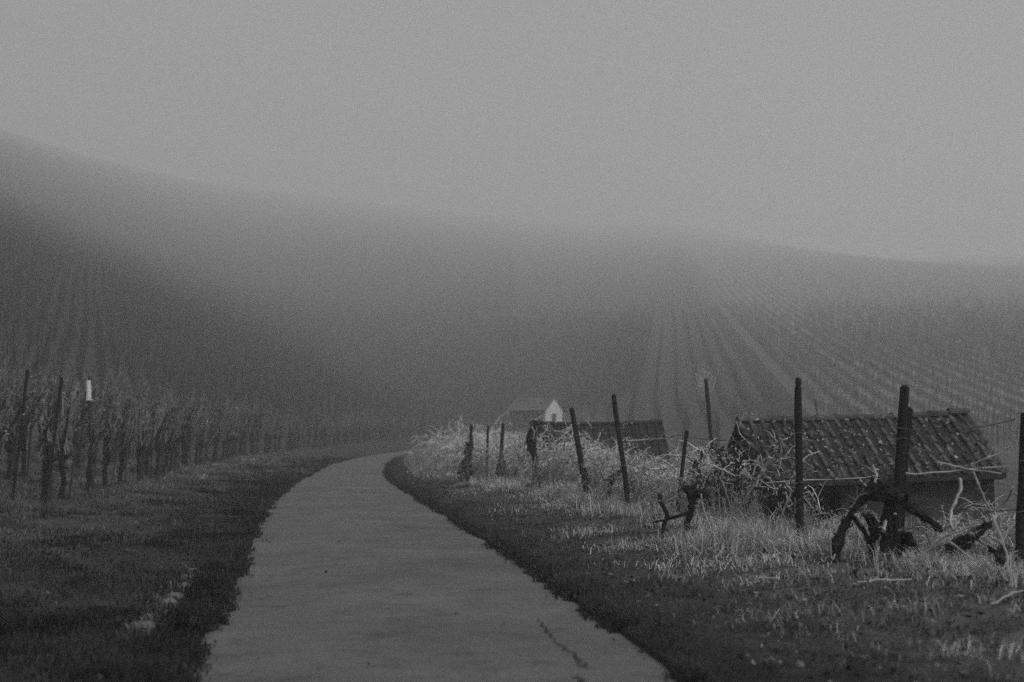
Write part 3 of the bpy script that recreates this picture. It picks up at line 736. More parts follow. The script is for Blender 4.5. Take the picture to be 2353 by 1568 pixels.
# ------------------------------------------------------------------ dead brambles
def bramble_mesh(seed, stems, leaves, rad=0.7, hgt=1.1, ms='bramble', ml='bramble_leaf', ls=1.0):
    rs = random.Random(seed); mb = MB(); lf = MB()
    for _ in range(stems):
        a = rs.uniform(0, 2 * math.pi); r0 = rs.uniform(0, rad * 0.5)
        p = Vector((math.cos(a) * r0, math.sin(a) * r0, -0.05)); b_ = rs.uniform(0, 2 * math.pi)
        d = Vector((math.cos(b_) * rs.uniform(.1, .6), math.sin(b_) * rs.uniform(.1, .6), 1)).normalized()
        ln = hgt * rs.uniform(0.6, 1.5); k = 7; P = [p.copy()]
        for i in range(k):
            d = (d + Vector((rs.uniform(-.35, .35), rs.uniform(-.35, .35), -0.22 - 0.05 * i + rs.uniform(-.15, .2)))).normalized()
            p = p + d * (ln / k); P.append(p.copy())
        r = rs.uniform(0.006, 0.013)
        mb.tube(P, [r * (1 - 0.6 * i / k) for i in range(k + 1)], 3, cap=False)
        for _ in range(3):
            i = rs.randrange(1, k); q = P[i]; dd = Vector((rs.uniform(-1, 1), rs.uniform(-1, 1), rs.uniform(-.4, 1))).normalized() * rs.uniform(.1, .35)
            mb.tube([q, q + dd * .55 + Vector((0, 0, .03)), q + dd], [r * .6, r * .5, r * .3], 3, cap=False)
        for _ in range(leaves):
            i = rs.randrange(2, k + 1); q = P[i] + Vector((rs.uniform(-1, 1), rs.uniform(-1, 1), rs.uniform(-1, 1))) * .09
            u_ = Vector((rs.uniform(-1, 1), rs.uniform(-1, 1), rs.uniform(-1, 1))).normalized(); v_ = u_.orthogonal().normalized(); s_ = rs.uniform(.015, .04) * ls
            b0 = len(lf.v); c_ = u_.cross(v_) * s_ * .5
            for t in (q - u_ * s_, q + v_ * s_ * .6 + c_, q + u_ * s_, q - v_ * s_ * .6 + c_): lf.v.append(tuple(t))
            lf.f.append((b0, b0 + 1, b0 + 2, b0 + 3))
    return mb.mesh('stems', M[ms]), lf.mesh('withered_leaves', M[ml])
BR = [bramble_mesh(100 + i, 105, 9) for i in range(4)]
IV = [bramble_mesh(200 + i, 60, 26, .6, 1.0, 'ivy', 'ivy_leaf', 1.5) for i in range(2)]
def bramble(label, X, y, v, sc, name='dead_bramble', z=None, group=None, hs=1.0):
    p = atd(X, 1000, y); x = p.x
    root = tag(empty(name, (x, y, th(x, y) if z is None else z), random.uniform(0, 6)), label, 'bramble', group)
    sc *= 1.15; root.scale = (sc, sc, sc * hs)
    obj_from('stems', BR[v][0], root); obj_from('withered_leaves', BR[v][1], root)['kind'] = 'stuff'
for a in (
    ('tangled dead bramble heaped against the left gable of the near hut', 1690, 24.8, 0, 1.15),
    ('dead bramble climbing over the left end of the near roof', 1725, 25.4, 1, 1.25),
    ('pale dead bramble in the gap left of the near hut', 1640, 26.5, 2, 1.2),
    ('dead bramble in front of the right end of the middle roof', 1515, 36.6, 3, 1.0),
    ('low pale bramble under the right eave of the middle roof', 1470, 35.5, 0, 0.9),
    ('dead bramble covering the centre of the middle hut front', 1400, 36.2, 1, 1.1),
    ('bushy dead bramble under the left half of the middle roof', 1330, 37.2, 2, 1.25),
    ('tall dead bramble smothering the left end of the middle hut', 1255, 39.2, 3, 1.45),
    ('pale bramble left of the vine-wrapped post', 1195, 41.5, 0, 1.3),
    ('bramble filling the gap between the thin bend posts', 1120, 45.0, 1, 1.25),
    ('pale bramble behind the leftmost thin post on the bend', 1085, 48.5, 2, 1.4),
    ('pale feathery bramble at the inside of the lane bend', 1070, 55.0, 3, 1.5),
    ('pale scrub in front of the far white hut long side', 1200, 62.0, 1, 1.35),
    ('pale scrub at the foot of the far white hut gable', 1262, 60.0, 2, 1.2),
    ('pale scrub just left of the far white hut', 1140, 66.0, 0, 1.5),
    ('low dead bramble at the foot of the slender post', 1545, 25.5, 1, 0.85),
    ('dead bramble beneath the right eave end of the near hut', 2290, 24.0, 2, 0.8),
    ('pale bramble thicket between the slender post and the near hut', 1600, 25.0, 2, 0.95),
    ('pale bramble thicket behind the tall leaning post', 1445, 33.5, 3, 0.8),
    ('pale bramble thicket behind the ridge-end post', 1365, 35.0, 0, 0.9),
    ('pale bramble thicket right of the vine-wrapped post', 1290, 37.0, 1, 0.95),
    ('dead bramble sprawling before the near hut right wall', 2200, 22.8, 0, 0.6),
    ('dead bramble low against the near hut wall between the thick posts', 1960, 23.9, 3, 0.6),
): bramble(*a)
def weed_mesh(seed, stems=34):
    rs = random.Random(seed); mb = MB(); lf = MB()
    for _ in range(stems):
        a = rs.uniform(0, 6.28); r0 = abs(rs.gauss(0, .28)); p = Vector((math.cos(a) * r0, math.sin(a) * r0, -.05))
        d = Vector((rs.gauss(0, .16), rs.gauss(0, .16), 1)).normalized(); ln = rs.uniform(.5, 1.25); P = [p.copy()]
        for i in range(5):
            d = (d + Vector((rs.gauss(0, .09), rs.gauss(0, .09), -.02))).normalized(); p = p + d * ln / 5; P.append(p.copy())
        r = rs.uniform(.005, .009); mb.tube(P, [r * (1 - .5 * i / 5) for i in range(6)], 3, cap=False)
        for _ in range(5):
            i = rs.randrange(2, 6); dd = Vector((rs.uniform(-1, 1), rs.uniform(-1, 1), rs.uniform(.2, 1.2))).normalized() * rs.uniform(.06, .22)
            mb.tube([P[i], P[i] + dd * .6, P[i] + dd], [r * .7, r * .5, r * .4], 3, cap=False)
            for _ in range(3):
                q = P[i] + dd * rs.uniform(.5, 1.1); u_ = Vector((rs.uniform(-1, 1), rs.uniform(-1, 1), rs.uniform(-1, 1))).normalized(); v_ = u_.orthogonal().normalized(); s_ = rs.uniform(.012, .03); b0 = len(lf.v)
                for t in (q - u_ * s_, q + v_ * s_ * .6, q + u_ * s_, q - v_ * s_ * .6): lf.v.append(tuple(t))
                lf.f.append((b0, b0 + 1, b0 + 2, b0 + 3))
    return mb.mesh('stems', M['weed']), lf.mesh('seed_heads', M['weed_seed'])
WD = [weed_mesh(300 + i) for i in range(4)]
CL = weed_mesh(350, 16); CL[0].materials[0] = M['bramble']; CL[1].materials[0] = M['bramble_leaf']
def weed(label, X, Y, v, sc):
    p = at(X, Y); p.y += .9; p.z = th(p.x, p.y); root = tag(empty('dry_weed', tuple(p), random.uniform(0, 6)), label, 'weed'); root.scale = (sc, sc, sc * .74)
    obj_from('stems', WD[v][0], root); obj_from('seed_heads', WD[v][1], root)['kind'] = 'stuff'
for a in (
    ('dry weed clump at the foot of the leftmost thin bend post', 1058, 1112, 0, 1.1), ('dry weeds between the leftmost and thinnest bend posts', 1100, 1110, 1, 1.2), ('dry weeds right of the tallest thin bend post', 1180, 1118, 2, 1.25),
    ('dry weeds at the foot of the vine-wrapped post', 1250, 1135, 3, 1.1), ('tall dry weeds between the vine-wrapped post and the ridge-end post', 1290, 1138, 0, 1.2), ('dry weeds right of the ridge-end post', 1375, 1152, 1, 1.1),
    ('dry weeds left of the tall leaning post', 1420, 1165, 2, 1.0), ('dry weeds right of the tall leaning post', 1480, 1175, 3, 1.05), ('dry weeds left of the slender post', 1530, 1185, 0, .95),
    ('dry weeds between the slender post and the squat black-headed vine', 1600, 1205, 1, .85), ('dry weeds left of the near hut doorway', 1680, 1225, 2, .8), ('dry weeds at the near hut doorway', 1745, 1235, 3, .7),
    ('dry weeds between the knobbed post and the arching vine', 1890, 1262, 0, .55), ('dry weeds between the stump and the leaning dark vine', 2150, 1300, 1, .55), ('dry weeds at the foot of the right edge post', 2315, 1325, 2, .6),
    ('pale scrubby weeds on the inside verge of the far bend', 1035, 1060, 3, 1.3), ('pale weeds on the crest left of the far white hut', 1085, 1042, 0, 1.6)): weed(*a)
for lab, X, y, v, sc, hs in (
    ('dark ivy mass swallowing the left gable of the near hut', 1700, 25.3, 0, 1.0, 1.75), ('dark shrubby growth in front of the near hut left corner', 1668, 23.6, 1, .8, 1.3), ('dark ivy beneath the left eave of the near hut', 1762, 24.0, 0, .6, 1.1),
    ('dark ivy heap at the left end of the middle roof', 1238, 38.8, 1, .8, 1.5), ('dark ivy under the middle roof right eave', 1530, 38.2, 0, .6, 1.2), ('dark growth around the middle hut front wall', 1340, 38.6, 1, .8, 1.2)):
    p = atd(X, 1000, y); root = tag(empty('ivy_bush', (p.x, y, th(p.x, y)), random.uniform(0, 6)), lab, 'ivy'); root.scale = (sc, sc, sc * hs)
    obj_from('stems', IV[v][0], root); obj_from('ivy_leaves', IV[v][1], root)['kind'] = 'stuff'
# withered climber on top of the thin stake
p = at(1646, 1150)
bo = tag(empty('withered_climber', tuple(atd(1614, 915, p.y + 0.35))), 'pale withered climber tuft on top of the thin dark stake', 'climber'); bo.scale = (0.8, 0.8, 0.8)
obj_from('stems', CL[0], bo); obj_from('seed_heads', CL[1], bo)['kind'] = 'stuff'

# ------------------------------------------------------------------ left vineyard: single vines
def left_vine_proto(seed):
    rs = random.Random(seed)
    def j(a): return rs.uniform(-a, a)
    hd = rs.uniform(0.72, 0.95); lean = rs.uniform(0.0, 0.12)
    tr = MB(); P = [Vector((0, 0, -0.1))]; k = 6
    for i in range(1, k + 1):
        P.append(Vector((lean * i / k + j(.03), j(.04), hd * i / k)))
    tr.tube(P, [0.075, .056, .05, .058, .05, .07, .06], 7, jit=0.18)
    H = P[-1]
    for _ in range(rs.randint(2, 4)):
        a = H + Vector((j(.13) + .05, j(.1), rs.uniform(-.06, .14)))
        tr.tube([H - Vector((0, 0, rs.uniform(.02, .16))), H.lerp(a, .6), a], [.045, .05, .03], 6, jit=.3)
    canes = []; lf = MB()
    for c in range(rs.randint(6, 9)):
        mb = MB(); p = H + Vector((j(.12), j(.1), rs.uniform(-.02, .1))); d = Vector((rs.uniform(-.3, .6), j(.3), 1)).normalized(); ln = rs.uniform(.6, 1.6); Q = [p.copy()]
        for i in range(6):
            d = (d + Vector((j(.16) + .02, j(.14), j(.1)))).normalized(); p = p + d * ln / 6; Q.append(p.copy())
        r = rs.uniform(.008, .014)
        mb.tube(Q, [r * (1 - .5 * i / 6) for i in range(7)], 4, cap=False)
        for _ in range(4):
            i = rs.randrange(2, 7); dd = Vector((j(1), j(.7), rs.uniform(-.1, 1))).normalized() * rs.uniform(.08, .3)
            mb.tube([Q[i], Q[i] + dd * .6, Q[i] + dd + Vector((j(.05), j(.05), -.02))], [.006, .005, .004], 3, cap=False)
        canes.append(mb.mesh('cane', M['cane' if rs.random() < .6 else 'cane_dark']))
        for _ in range(5):
            q = Q[rs.randrange(3, 7)] + Vector((j(.08), j(.08), j(.08))); u_ = Vector((j(1), j(1), j(1))).normalized(); v_ = u_.orthogonal().normalized(); s_ = rs.uniform(.02, .05); b0 = len(lf.v)
            for t in (q - u_ * s_, q + v_ * s_ * .7, q + u_ * s_, q - v_ * s_ * .7): lf.v.append(tuple(t))
            lf.f.append((b0, b0 + 1, b0 + 2, b0 + 3))
    for _ in range(rs.randint(1, 2)):      # thick crooked old arms
        mb = MB(); p = H + Vector((j(.05), j(.05), 0)); d = Vector((rs.uniform(-.1, .5), j(.2), 1)).normalized(); ln = rs.uniform(.5, 1.2); Q = [p.copy()]
        for i in range(6):
            d = (d + Vector((j(.3) + .03, j(.2), j(.15)))).normalized(); p = p + d * ln / 6; Q.append(p.copy())
        mb.tube(Q, [.034, .03, .026, .024, .02, .017, .012], 6, jit=.2); canes.append(mb.mesh('arm', M['bark']))
    sk = MB(); sl2 = rs.uniform(-.02, .40); sh = rs.uniform(1.6, 2.25)
    sk.tube([(0.1, .04, -.2), (0.1 + sl2 * .5, .05, sh * .5), (0.1 + sl2 * 1.2, .05, sh)], [.024, .024, .02], 6, jit=.1)
    a, b_ = tr.mesh('trunk', M['bark']), sk.mesh('stake', M['stake'])
    return a, canes, b_, lf.mesh('withered_leaves', M['cane_leaf'])
LV = [left_vine_proto(40 + i) for i in range(9)]
def left_vine(x, y, label, group, v, sc=1.0, rz=0.0, parts=True):
    root = tag(empty('grape_vine', (x, y, th(x, y)), rz), label, 'vine', group); root.scale = (sc,) * 3
    t, cs, sk, lv_ = LV[v]
    obj_from('trunk', t, root)
    for c in cs: obj_from(c.name.split('.')[0], c, root)
    obj_from('stake', sk, root)
    obj_from('withered_leaves', lv_, root)['kind'] = 'stuff'
    return root
ORD = ['', 'second', 'third', 'fourth', 'fifth', 'sixth', 'seventh', 'eighth', 'ninth', 'tenth']
first = [(-8.62, 23.2), (-8.85, 27.0), (-9.0, 28.6), (-9.4, 31.6), (-9.5, 33.3), (-9.75, 35.6), (-10.1, 38.6), (-10.4, 40.6), (-10.6, 42.6), (-10.8, 44.3)]
for i, (x, y) in enumerate(first):
    lab = 'bare vine cut by the left picture edge, nearest of the front row' if i == 0 else f'{ORD[i]} bare vine from the left picture edge in the front row'
    left_vine(x, y, lab, 'front row vines left of the lane', i % 9, random.uniform(.95, 1.1), random.uniform(-.3, .3))
cnt = 0
def row_x(y, k): return XL(y) - 4.2 - 2.0 * k
rowsL = {}
for k, (ya, yb, st) in enumerate(((45.8, 158, 1.35), (29, 86, 1.35), (30, 78, 1.35), (33, 72, 1.4))):
    y = ya
    while y < yb:
        x = float(row_x(y, k)) + random.uniform(-.15, .15)
        if k == 0: lab, g = ('bare vine in the front row where it curves beside the lane bend', 'front row vines by the bend') if y > 68 else ('bare vine in the front row between the near trunks and the bend', 'front row vines, middle stretch')
        elif k == 1: lab, g = 'bare vine in the second row back from the left verge', 'second row vines left of the lane'
        elif k == 2: lab, g = 'bare vine in the third row back from the left verge', 'third row vines left of the lane'
        else: lab, g = 'bare vine in the fourth row back from the left verge', 'fourth row vines left of the lane'
        left_vine(x, y, lab, g, random.randrange(9), random.uniform(.9, 1.12), random.uniform(-.5, .5)); cnt += 1
        y += st * random.uniform(.85, 1.2)
print('left vines', cnt)
# tall leaning stakes that stand out of the left rows
def lstake(label, bx, by, tx, ty, rpx):
    b_ = at(bx, by); t_ = atd(tx, ty, b_.y)
    o = MB().tube([Vector((0, 0, -.2)), (t_ - b_) * .5 + Vector((.02, 0, 0)), t_ - b_], [rpx / FPX * b_.y] * 3, 7, jit=.06).build('vine_stake', M['post']); o.location = b_
    tag(o, label, 'stake')
lstake('dark stake rising highest at the left picture edge', 26, 1150, 63, 850, 3.6)
lstake('dark leaning stake behind the second front row vine', 100, 1165, 142, 868, 3.6)
lstake('thin pale leaning rod left of the gap in the vine rows', 455, 1066, 473, 962, 1.8)
# white sleeve on a stake, small white tag
p = at(215, 1135); c0 = atd(204, 897, p.y)
o = MB().tube([Vector((.0, 0, -.22)), Vector((.0, 0, 0)), Vector((-.015, 0, .21))], [.058, .055, .05], 10, cap=True).build('post_sleeve', M['sleeve']); o.location = c0
tag(o, 'white plastic sleeve glowing on a stake in the left vineyard', 'sleeve')
o = MB().tube([p - c0 - Vector((0, 0, .2)), Vector((0, 0, -.25)), Vector((0, 0, .3))], .022, 6).build('vine_stake', M['stake']); o.location = c0
tag(o, 'stake that carries the white sleeve in the left vineyard', 'stake')
p = at(480, 1066); c0 = atd(476, 970, p.y)
o = MB().prism([Vector((-.06, 0, -.12)), Vector((.07, .01, -.14)), Vector((.03, 0, .06)), Vector((-.05, 0, .13))], (0, .012, 0)).build('marker_tag', M['sleeve']); o.location = c0
tag(o, 'small white tag on the thin pale rod', 'tag')

# ------------------------------------------------------------------ hillside vines: far too many to count
def hill_block(origin, dirv, across, n_rows, row_sp, length, sp_, keep, tn):
    o = np.array(origin); d = np.array(dirv) / np.linalg.norm(dirv); a = np.array(across) / np.linalg.norm(across)
    rI, sI = np.meshgrid(np.arange(n_rows) * row_sp, np.arange(0, length, sp_), indexing='ij')
    rI = rI.ravel() + rng.normal(0, .05, rI.size); sI = sI.ravel() + rng.normal(0, .15, sI.size)
    rI = rI + .7 * vnoise(sI, rI, .03, 77)
    x = o[0] + d[0] * sI + a[0] * rI; y = o[1] + d[1] * sI + a[1] * rI
    k = keep(x, y) & (rng.random(x.size) > .04 + .96 * sstep(220, 430, y)); x, y = x[k], y[k]
    # only what lies within a wide view ahead
    k = (np.abs(x) < .52 * y + 6); x, y = x[k], y[k]
    z = terrain(x, y); N = len(x); dist = np.hypot(x, y)
    fat = np.clip(dist / 90, 1, 2.2)
    P = np.stack([x, y, z], 1); parts = []
    def v3(a_, b_, c_): return np.stack([a_, b_, c_], 1)
    h1 = rng.uniform(.7, .95, N)
    top = P + v3(rng.normal(.05, .06, N), rng.normal(0, .05, N), h1)
    parts.append(prisms(P - [0, 0, .1], top, .04, .035, .6 * tn * rng.uniform(.7, 1.2, N)))
    sh = rng.uniform(1.7, 2.25, N)
    parts.append(prisms(P + [.1, .03, -.1], P + v3(.1 + rng.normal(.06, .07, N), rng.normal(0, .05, N), sh), .022 * fat, .02 * fat, .8 * tn * rng.uniform(.6, 1.3, N)))
    for c in range(3):
        tip = top + v3(rng.normal(.12, .25, N), rng.normal(0, .3, N), rng.uniform(.6, 1.25, N))
        parts.append(prisms(top, tip, .012 * fat, .007 * fat, 1.6 * tn * rng.uniform(.6, 1.4, N)))
    return parts, N
def left_of(x, y):   # left hill behind the single vines, below the crest
    back = np.where(y < 72, XL(y) - 11.2, np.where(y < 128, XL(y) - 7.0, XL(np.minimum(y, 166)) - 3.2))
    return (x < back) & (y < 430) & (y > 26) | ((y > 178) & (y < 430) & (x - .11 * y < -4))
pa, na = hill_block((60, 10), (-.93, .36), (.36, .93), 260, 1.6, 440, 1.25, left_of, .06)
def right_of(x, y):
    u = x - .11 * y
    return (u > -12) & (x > 9) & (y > 100) & (y < 430) & ~((u > 10.9) & (u < 14.6))
pb, nb = hill_block((-13.75 + .11 * 60, 60), (.11, 1), (1, 0), 90, 2.5, 375, 1.3, right_of, .085)
print('hill vines', na, nb)
for nm, ps, lab in (('hillside_vines', pa, 'close-set bare vines covering the steep left hillside'), ('hillside_vines', pb, 'straight rows of staked vines on the right hillside')):
    V, F, T = join(ps)
    tag(np_mesh(nm, V, F, M['farvine'], tone=T), lab, kind='stuff')

# ------------------------------------------------------------------ grass and litter
def scatter(n_, x0, x1, y0, y1, power=1.0):
    t = rng.random(n_); y = (y0 ** (1 - power) + t * (y1 ** (1 - power) - y0 ** (1 - power))) ** (1 / (1 - power)) if power != 1 else y0 * (y1 / y0) ** t
    return x0 + rng.random(n_) * (x1 - x0), y
def clump(x, y, n_, r):
    k = rng.integers(0, len(x), n_) if n_ != len(x) else np.arange(n_)
    return x[k] + rng.normal(0, r, n_), y[k] + rng.normal(0, r, n_)
def inview(x, y): return np.abs(x) < .40 * y + 1.0
parts = []
# left verge: short dark turf in tufts
N = 6000; cy_ = 7.5 * (75 / 7.5) ** rng.random(N); cx_ = XL(cy_) - rng.random(N) ** 1.2 * 9.0
k = inview(cx_, cy_); cx_, cy_ = cx_[k], cy_[k]
x, y = clump(cx_, cy_, 85000, .10); k = (XL(y) - x > -.02 - .12 * np.clip(vnoise(x * 0, y, 1.9, 61), 0, 1) - .08 * rng.random(len(x))) & inview(x, y); x, y = x[k], y[k]
off = XL(y) - x; far = sstep(12, 50, y)
tone = (.034 + .11 * sstep(.4, 2.4, off) * (.4 + .6 * far) + .03 * far) * np.exp(rng.normal(0, .5, len(x))) * np.clip(1 + .8 * vnoise(x, y * .6, .9, 21) + .6 * vnoise(x, y * .5, 2.3, 22), .15, 3)
parts.append(blades(x, y, rng.uniform(.03, .11, len(x)) * np.clip(1 + .9 * vnoise(x, y, 1.3, 23), .3, 2) * (1 + .6 * far), rng.uniform(.005, .010, len(x)) * (1 + y / 25), rng.uniform(.2, 1.1, len(x)), tone))
V, F, T = join(parts); tag(np_mesh('verge_grass', V, F, M['grass'], tone=T), 'short dark winter turf on the left verge', kind='stuff')
parts = []
# right verge: mixed dark turf and pale dry blades, getting taller and paler toward the vine row
N = 7000; cy_ = 7.0 * (75 / 7.0) ** rng.random(N); cx_ = XR(cy_) + rng.random(N) ** 1.1 * 9.0
k = inview(cx_, cy_); cx_, cy_ = cx_[k], cy_[k]
x, y = clump(cx_, cy_, 110000, .09); k = (x - XR(y) > -.02 - .13 * np.clip(vnoise(x * 0, y, 1.7, 62), 0, 1) - .08 * rng.random(len(x))) & inview(x, y) & (x - XR(y) < 6.5); x, y = x[k], y[k]
off = x - XR(y); far = sstep(10, 40, y)
dry = np.clip(.08 * sstep(.5, 1.2, off) + .75 * sstep(.5, 2.6, off) * (.5 + .5 * far) + .45 * vnoise(x, y, .9, 31) * sstep(.4, 1.2, off), 0, 1)
isdry = rng.random(len(x)) < dry * .75
tone = np.where(isdry, rng.uniform(.28, .8, len(x)), .04 + .07 * rng.random(len(x)) * (1 + dry)) * np.clip(1 + .5 * vnoise(x, y, 2.2, 32) + .5 * vnoise(x, y, .8, 33), .2, 3)
hh = np.where(isdry, rng.uniform(.05, .20, len(x)) * (.6 + .8 * dry), rng.uniform(.03, .10, len(x)))
parts.append(blades(x, y, hh, rng.uniform(.004, .008, len(x)) * (1 + y / 25), rng.uniform(.3, 1.4, len(x)), tone))
V, F, T = join(parts); tag(np_mesh('verge_grass', V, F, M['grass'], tone=T), 'mixed green and dry grass on the right verge', kind='stuff')
parts = []
for side in (-1, 1):
    N = 1500; cy_ = 7.0 * (80 / 7.0) ** rng.random(N); cy_ = cy_[vnoise(cy_, cy_ * 0, 1.1, 71 + side) + .5 * vnoise(cy_, cy_ * 0, 4, 73) > -.35]
    cx_ = (XL(cy_) if side < 0 else XR(cy_)) + side * rng.normal(.02, .045, len(cy_))
    x, y = clump(cx_, cy_, 12000, .035)
    parts.append(blades(x, y, rng.uniform(.03, .12, len(x)), rng.uniform(.005, .010, len(x)) * (1 + y / 25), rng.uniform(.3, 1.3, len(x)), rng.uniform(.02, .07, len(x)) * (1 + 1.5 * (rng.random(len(x)) < .12)), z=np.maximum(terrain(x, y), -.02)))
V, F, T = join(parts); tag(np_mesh('edge_grass', V, F, M['grass'], tone=T), 'ragged grass tufts creeping over both lane edges', kind='stuff')
# tall straw tussocks along the foot of the right-hand row
parts = []
tus = [(1120, 1112, 90, .5, .4), (1200, 1125, 160, .6, .45), (1160, 1118, 120, .6, .4), (1290, 1140, 200, .6, .5), (1350, 1155, 160, .6, .45), (1400, 1175, 160, .55, .4), (1440, 1180, 120, .5, .35), (1520, 1190, 100, .5, .35), (1560, 1205, 90, .45, .3),
       (1650, 1248, 260, .45, .42), (1690, 1255, 300, .5, .5), (1735, 1245, 320, .5, .5), (1780, 1250, 220, .45, .4), (1800, 1262, 140, .4, .3), (1880, 1262, 260, .35, .35), (1905, 1272, 160, .35, .3), (1630, 1262, 140, .4, .35),
       (1985, 1295, 120, .35, .3), (2110, 1305, 160, .35, .3), (2170, 1312, 160, .4, .3), (2240, 1322, 160, .4, .32), (2310, 1330, 200, .35, .35), (2345, 1340, 160, .35, .35), (1870, 1318, 60, .3, .15), (1760, 1300, 60, .35, .2), (1500, 1255, 60, .4, .2), (1440, 1262, 70, .4, .2), (1350, 1230, 80, .4, .2), (1740, 1340, 60, .3, .18)]
for X, Y, n_, r_, h_ in tus:
    p = at(X, Y); n2 = int(n_ * 1.6)
    x = p.x + rng.normal(0, r_ * .5, n2); y = p.y + rng.normal(0, r_ * .5, n2)
    parts.append(blades(x, y, rng.uniform(.4, 1.1, n2) * h_, rng.uniform(.006, .011, n2) * (1 + y / 40), rng.uniform(.3, 1.5, n2), rng.uniform(.35, 1.0, n2)))
# tall dry grass on the inside of the bend, out to the white hut
N = 17000; y = 44 * (150 / 44) ** rng.random(N); x = XR(y) + .8 + rng.random(N) ** 1.3 * 11; k = (vnoise(x, y, .35, 51) > -.45) & (x < 11); x, y = x[k], y[k]
o_ = sstep(.5, 2.5, x - XR(y))
parts.append(blades(x, y, rng.uniform(.25, .8, len(x)) * (.4 + .6 * o_) * (1 + .4 * vnoise(x, y, .5, 52)), rng.uniform(.012, .02, len(x)) * (1 + y / 90), rng.uniform(.1, .8, len(x)), rng.uniform(.2, .65, len(x))))
for X, Y in zip(np.linspace(318, 442, 26), np.linspace(1458, 1312, 26)):
    p = at(X, Y); n2 = 26; x = p.x + rng.normal(0, .05, n2); y = p.y + rng.normal(0, .12, n2)
    parts.append(blades(x, y, rng.uniform(.05, .13, n2), rng.uniform(.008, .014, n2), rng.uniform(.5, 1.5, n2), rng.uniform(.12, .36, n2)))
V, F, T = join(parts); tag(np_mesh('dry_grass', V, F, M['grass'], tone=T), 'tall pale straw grass along the right row and the bend', kind='stuff')
# fallen leaves
def leaves(x, y, z, s, tone):
    N = len(x); a = rng.normal(0, 1, (N, 3)); a[:, 2] *= .5; a /= np.linalg.norm(a, axis=1)[:, None]
    b_ = np.cross(a, np.array([.1, .2, 1.0]) + rng.normal(0, .5, (N, 3))); b_ /= np.linalg.norm(b_, axis=1)[:, None]
    P = np.stack([x, y, z], 1); s = s[:, None]; c_ = np.cross(a, b_) * s * .35
    V = np.stack([P - a * s, P + b_ * s * .65 + c_, P + a * s, P - b_ * s * .65 + c_], 1)
    F = np.array([[0, 1, 2, 3]])[None] + (np.arange(N) * 4)[:, None, None]
    return V.reshape(-1, 3), F.reshape(-1, 4), np.repeat(tone, 4)
N = 5200; y = 7.5 * (40 / 7.5) ** rng.random(N); x = XR(y) + .3 + rng.random(N) ** .8 * 6
V, F, T = leaves(x, y, terrain(x, y) + .05, rng.uniform(.012, .035, N), np.where(rng.random(N) < .4, rng.uniform(.12, .42, N), rng.uniform(.015, .06, N)))
tag(np_mesh('leaf_litter', V, F, M['litter'], tone=T), 'fallen vine leaves scattered over the right verge', kind='stuff')
N = 2200; y = 8 * (30 / 8) ** rng.random(N); x = XL(y) - .4 - rng.random(N) * 7
V, F, T = leaves(x, y, terrain(x, y) + .04, rng.uniform(.012, .03, N), np.where(rng.random(N) < .3, rng.uniform(.08, .2, N), rng.uniform(.012, .05, N)))
tag(np_mesh('leaf_litter', V, F, M['litter'], tone=T), 'fallen vine leaves scattered over the left verge', kind='stuff')
N = 90; y = 8 * (45 / 8) ** rng.random(N); t = rng.random(N); t = np.where(rng.random(N) < .6, np.round(t) * .9 + .1 * t, t); x = XL(y) * (1 - t) + XR(y) * t
V, F, T = leaves(x, y, road_z(x, y) + .03, rng.uniform(.012, .03, N), rng.uniform(.015, .08, N))
tag(np_mesh('leaf_litter', V, F, M['litter'], tone=T), 'few dark leaves lying on the lane', kind='stuff')
# leaves and moss caught on the near roof
bpy.context.view_layer.update()
mw = near_hut.matrix_world
N = 420; lx = -2.1 + 3.9 * rng.random(N) ** 1.25; s = rng.random(N) ** 1.4 * 1.6
ang = math.atan2(1.03, 1.45)
P = np.array([mw @ Vector((a, -1.45 + q * math.cos(ang), 1.23 + q * math.sin(ang) + .115)) for a, q in zip(lx, s)])
V, F, T = leaves(P[:, 0], P[:, 1], P[:, 2], rng.uniform(.015, .06, N), rng.uniform(.08, .7, N))
tag(np_mesh('leaf_litter', V, F, M['litter'], tone=T), 'withered leaves caught on the near tiled roof', kind='stuff')

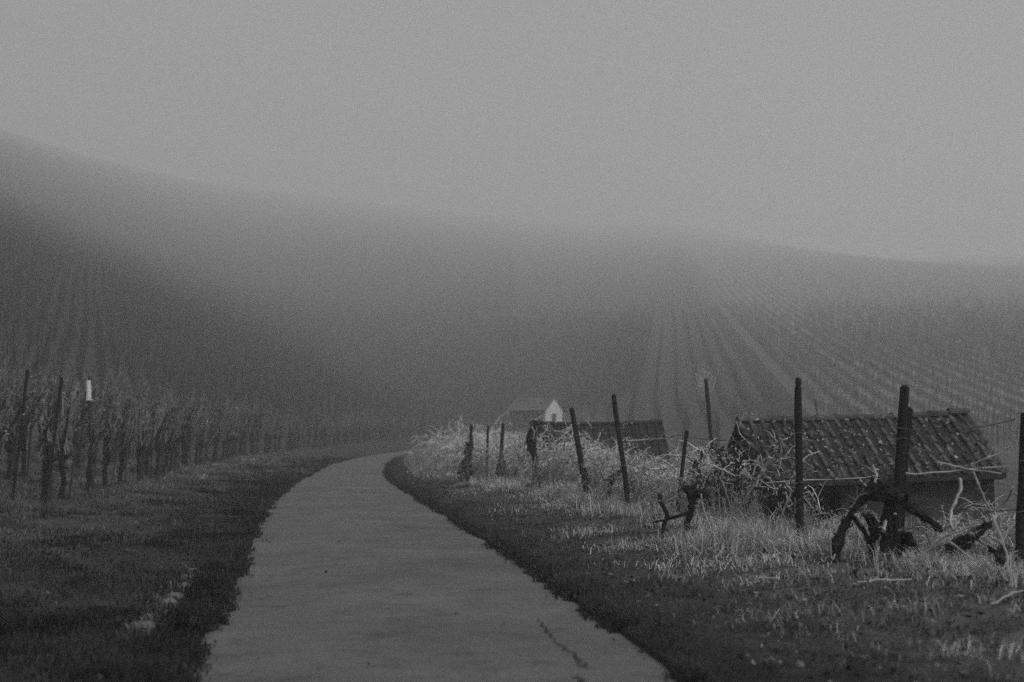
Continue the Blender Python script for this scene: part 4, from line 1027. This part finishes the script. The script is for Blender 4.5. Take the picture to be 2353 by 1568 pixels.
# ------------------------------------------------------------------ pale stones in a line on the left verge
def stone(label, X, Y, s, group=None, seed=0):
    rs = random.Random(seed); p = at(X, Y); mb = MB()
    me = bpy.data.meshes.new('stone'); import bmesh
    bm = bmesh.new(); bmesh.ops.create_icosphere(bm, subdivisions=2, radius=1)
    for v in bm.verts:
        k = 1 + .22 * math.sin(v.co.x * 3 + seed) * math.cos(v.co.y * 4 + seed * 2) + rs.uniform(-.07, .07)
        v.co = Vector((v.co.x * k * s * 1.1, v.co.y * k * s * 1.5, v.co.z * k * s * .55))
    bm.to_mesh(me); bm.free(); me.materials.append(M['stone']); me.shade_smooth()
    o = bpy.data.objects.new('stone', me); COL.objects.link(o); o.location = (p.x, p.y, p.z + s * .16); o.rotation_euler = (0, 0, rs.uniform(-.5, .5)); tag(o, label, 'stone', group)
sx = [(325, 1448, .065, 'nearest pale stone of the line set in the left turf'), (341, 1428, .055, 'second nearest pale stone of the line in the left turf'), (388, 1388, .05, 'third pale stone of the line in the left turf'), (403, 1376, .055, 'fourth pale stone of the line in the left turf'),
      (420, 1352, .05, 'fifth pale stone of the line in the left turf'), (430, 1333, .05, 'second farthest pale stone of the line in the left turf'), (440, 1315, .045, 'farthest pale stone of the line in the left turf')]
for i, (X, Y, s, lab) in enumerate(sx): stone(lab, X, Y, s * 1.35, 'pale stones in the left turf', i)
stone('pale flat stone at the right edge of the lane', 1243, 1366, .05, None, 30)

# ------------------------------------------------------------------ haze: one closed box of even air round everything
hm = bpy.data.materials.new('mist'); hm.use_nodes = True
n = hm.node_tree.nodes; l = hm.node_tree.links; n.clear()
pv = n.new('ShaderNodeVolumePrincipled'); pv.inputs['Color'].default_value = (.98, .98, .98, 1); pv.inputs['Density'].default_value = HAZE; pv.inputs['Anisotropy'].default_value = 0.0
om = n.new('ShaderNodeOutputMaterial'); l.new(pv.outputs[0], om.inputs['Volume'])
o = MB().box(-1010, 1010, -70, 1910, -3.0, 345.0).build('haze', hm)
tag(o, 'thick even winter mist over the whole vineyard', kind='stuff')
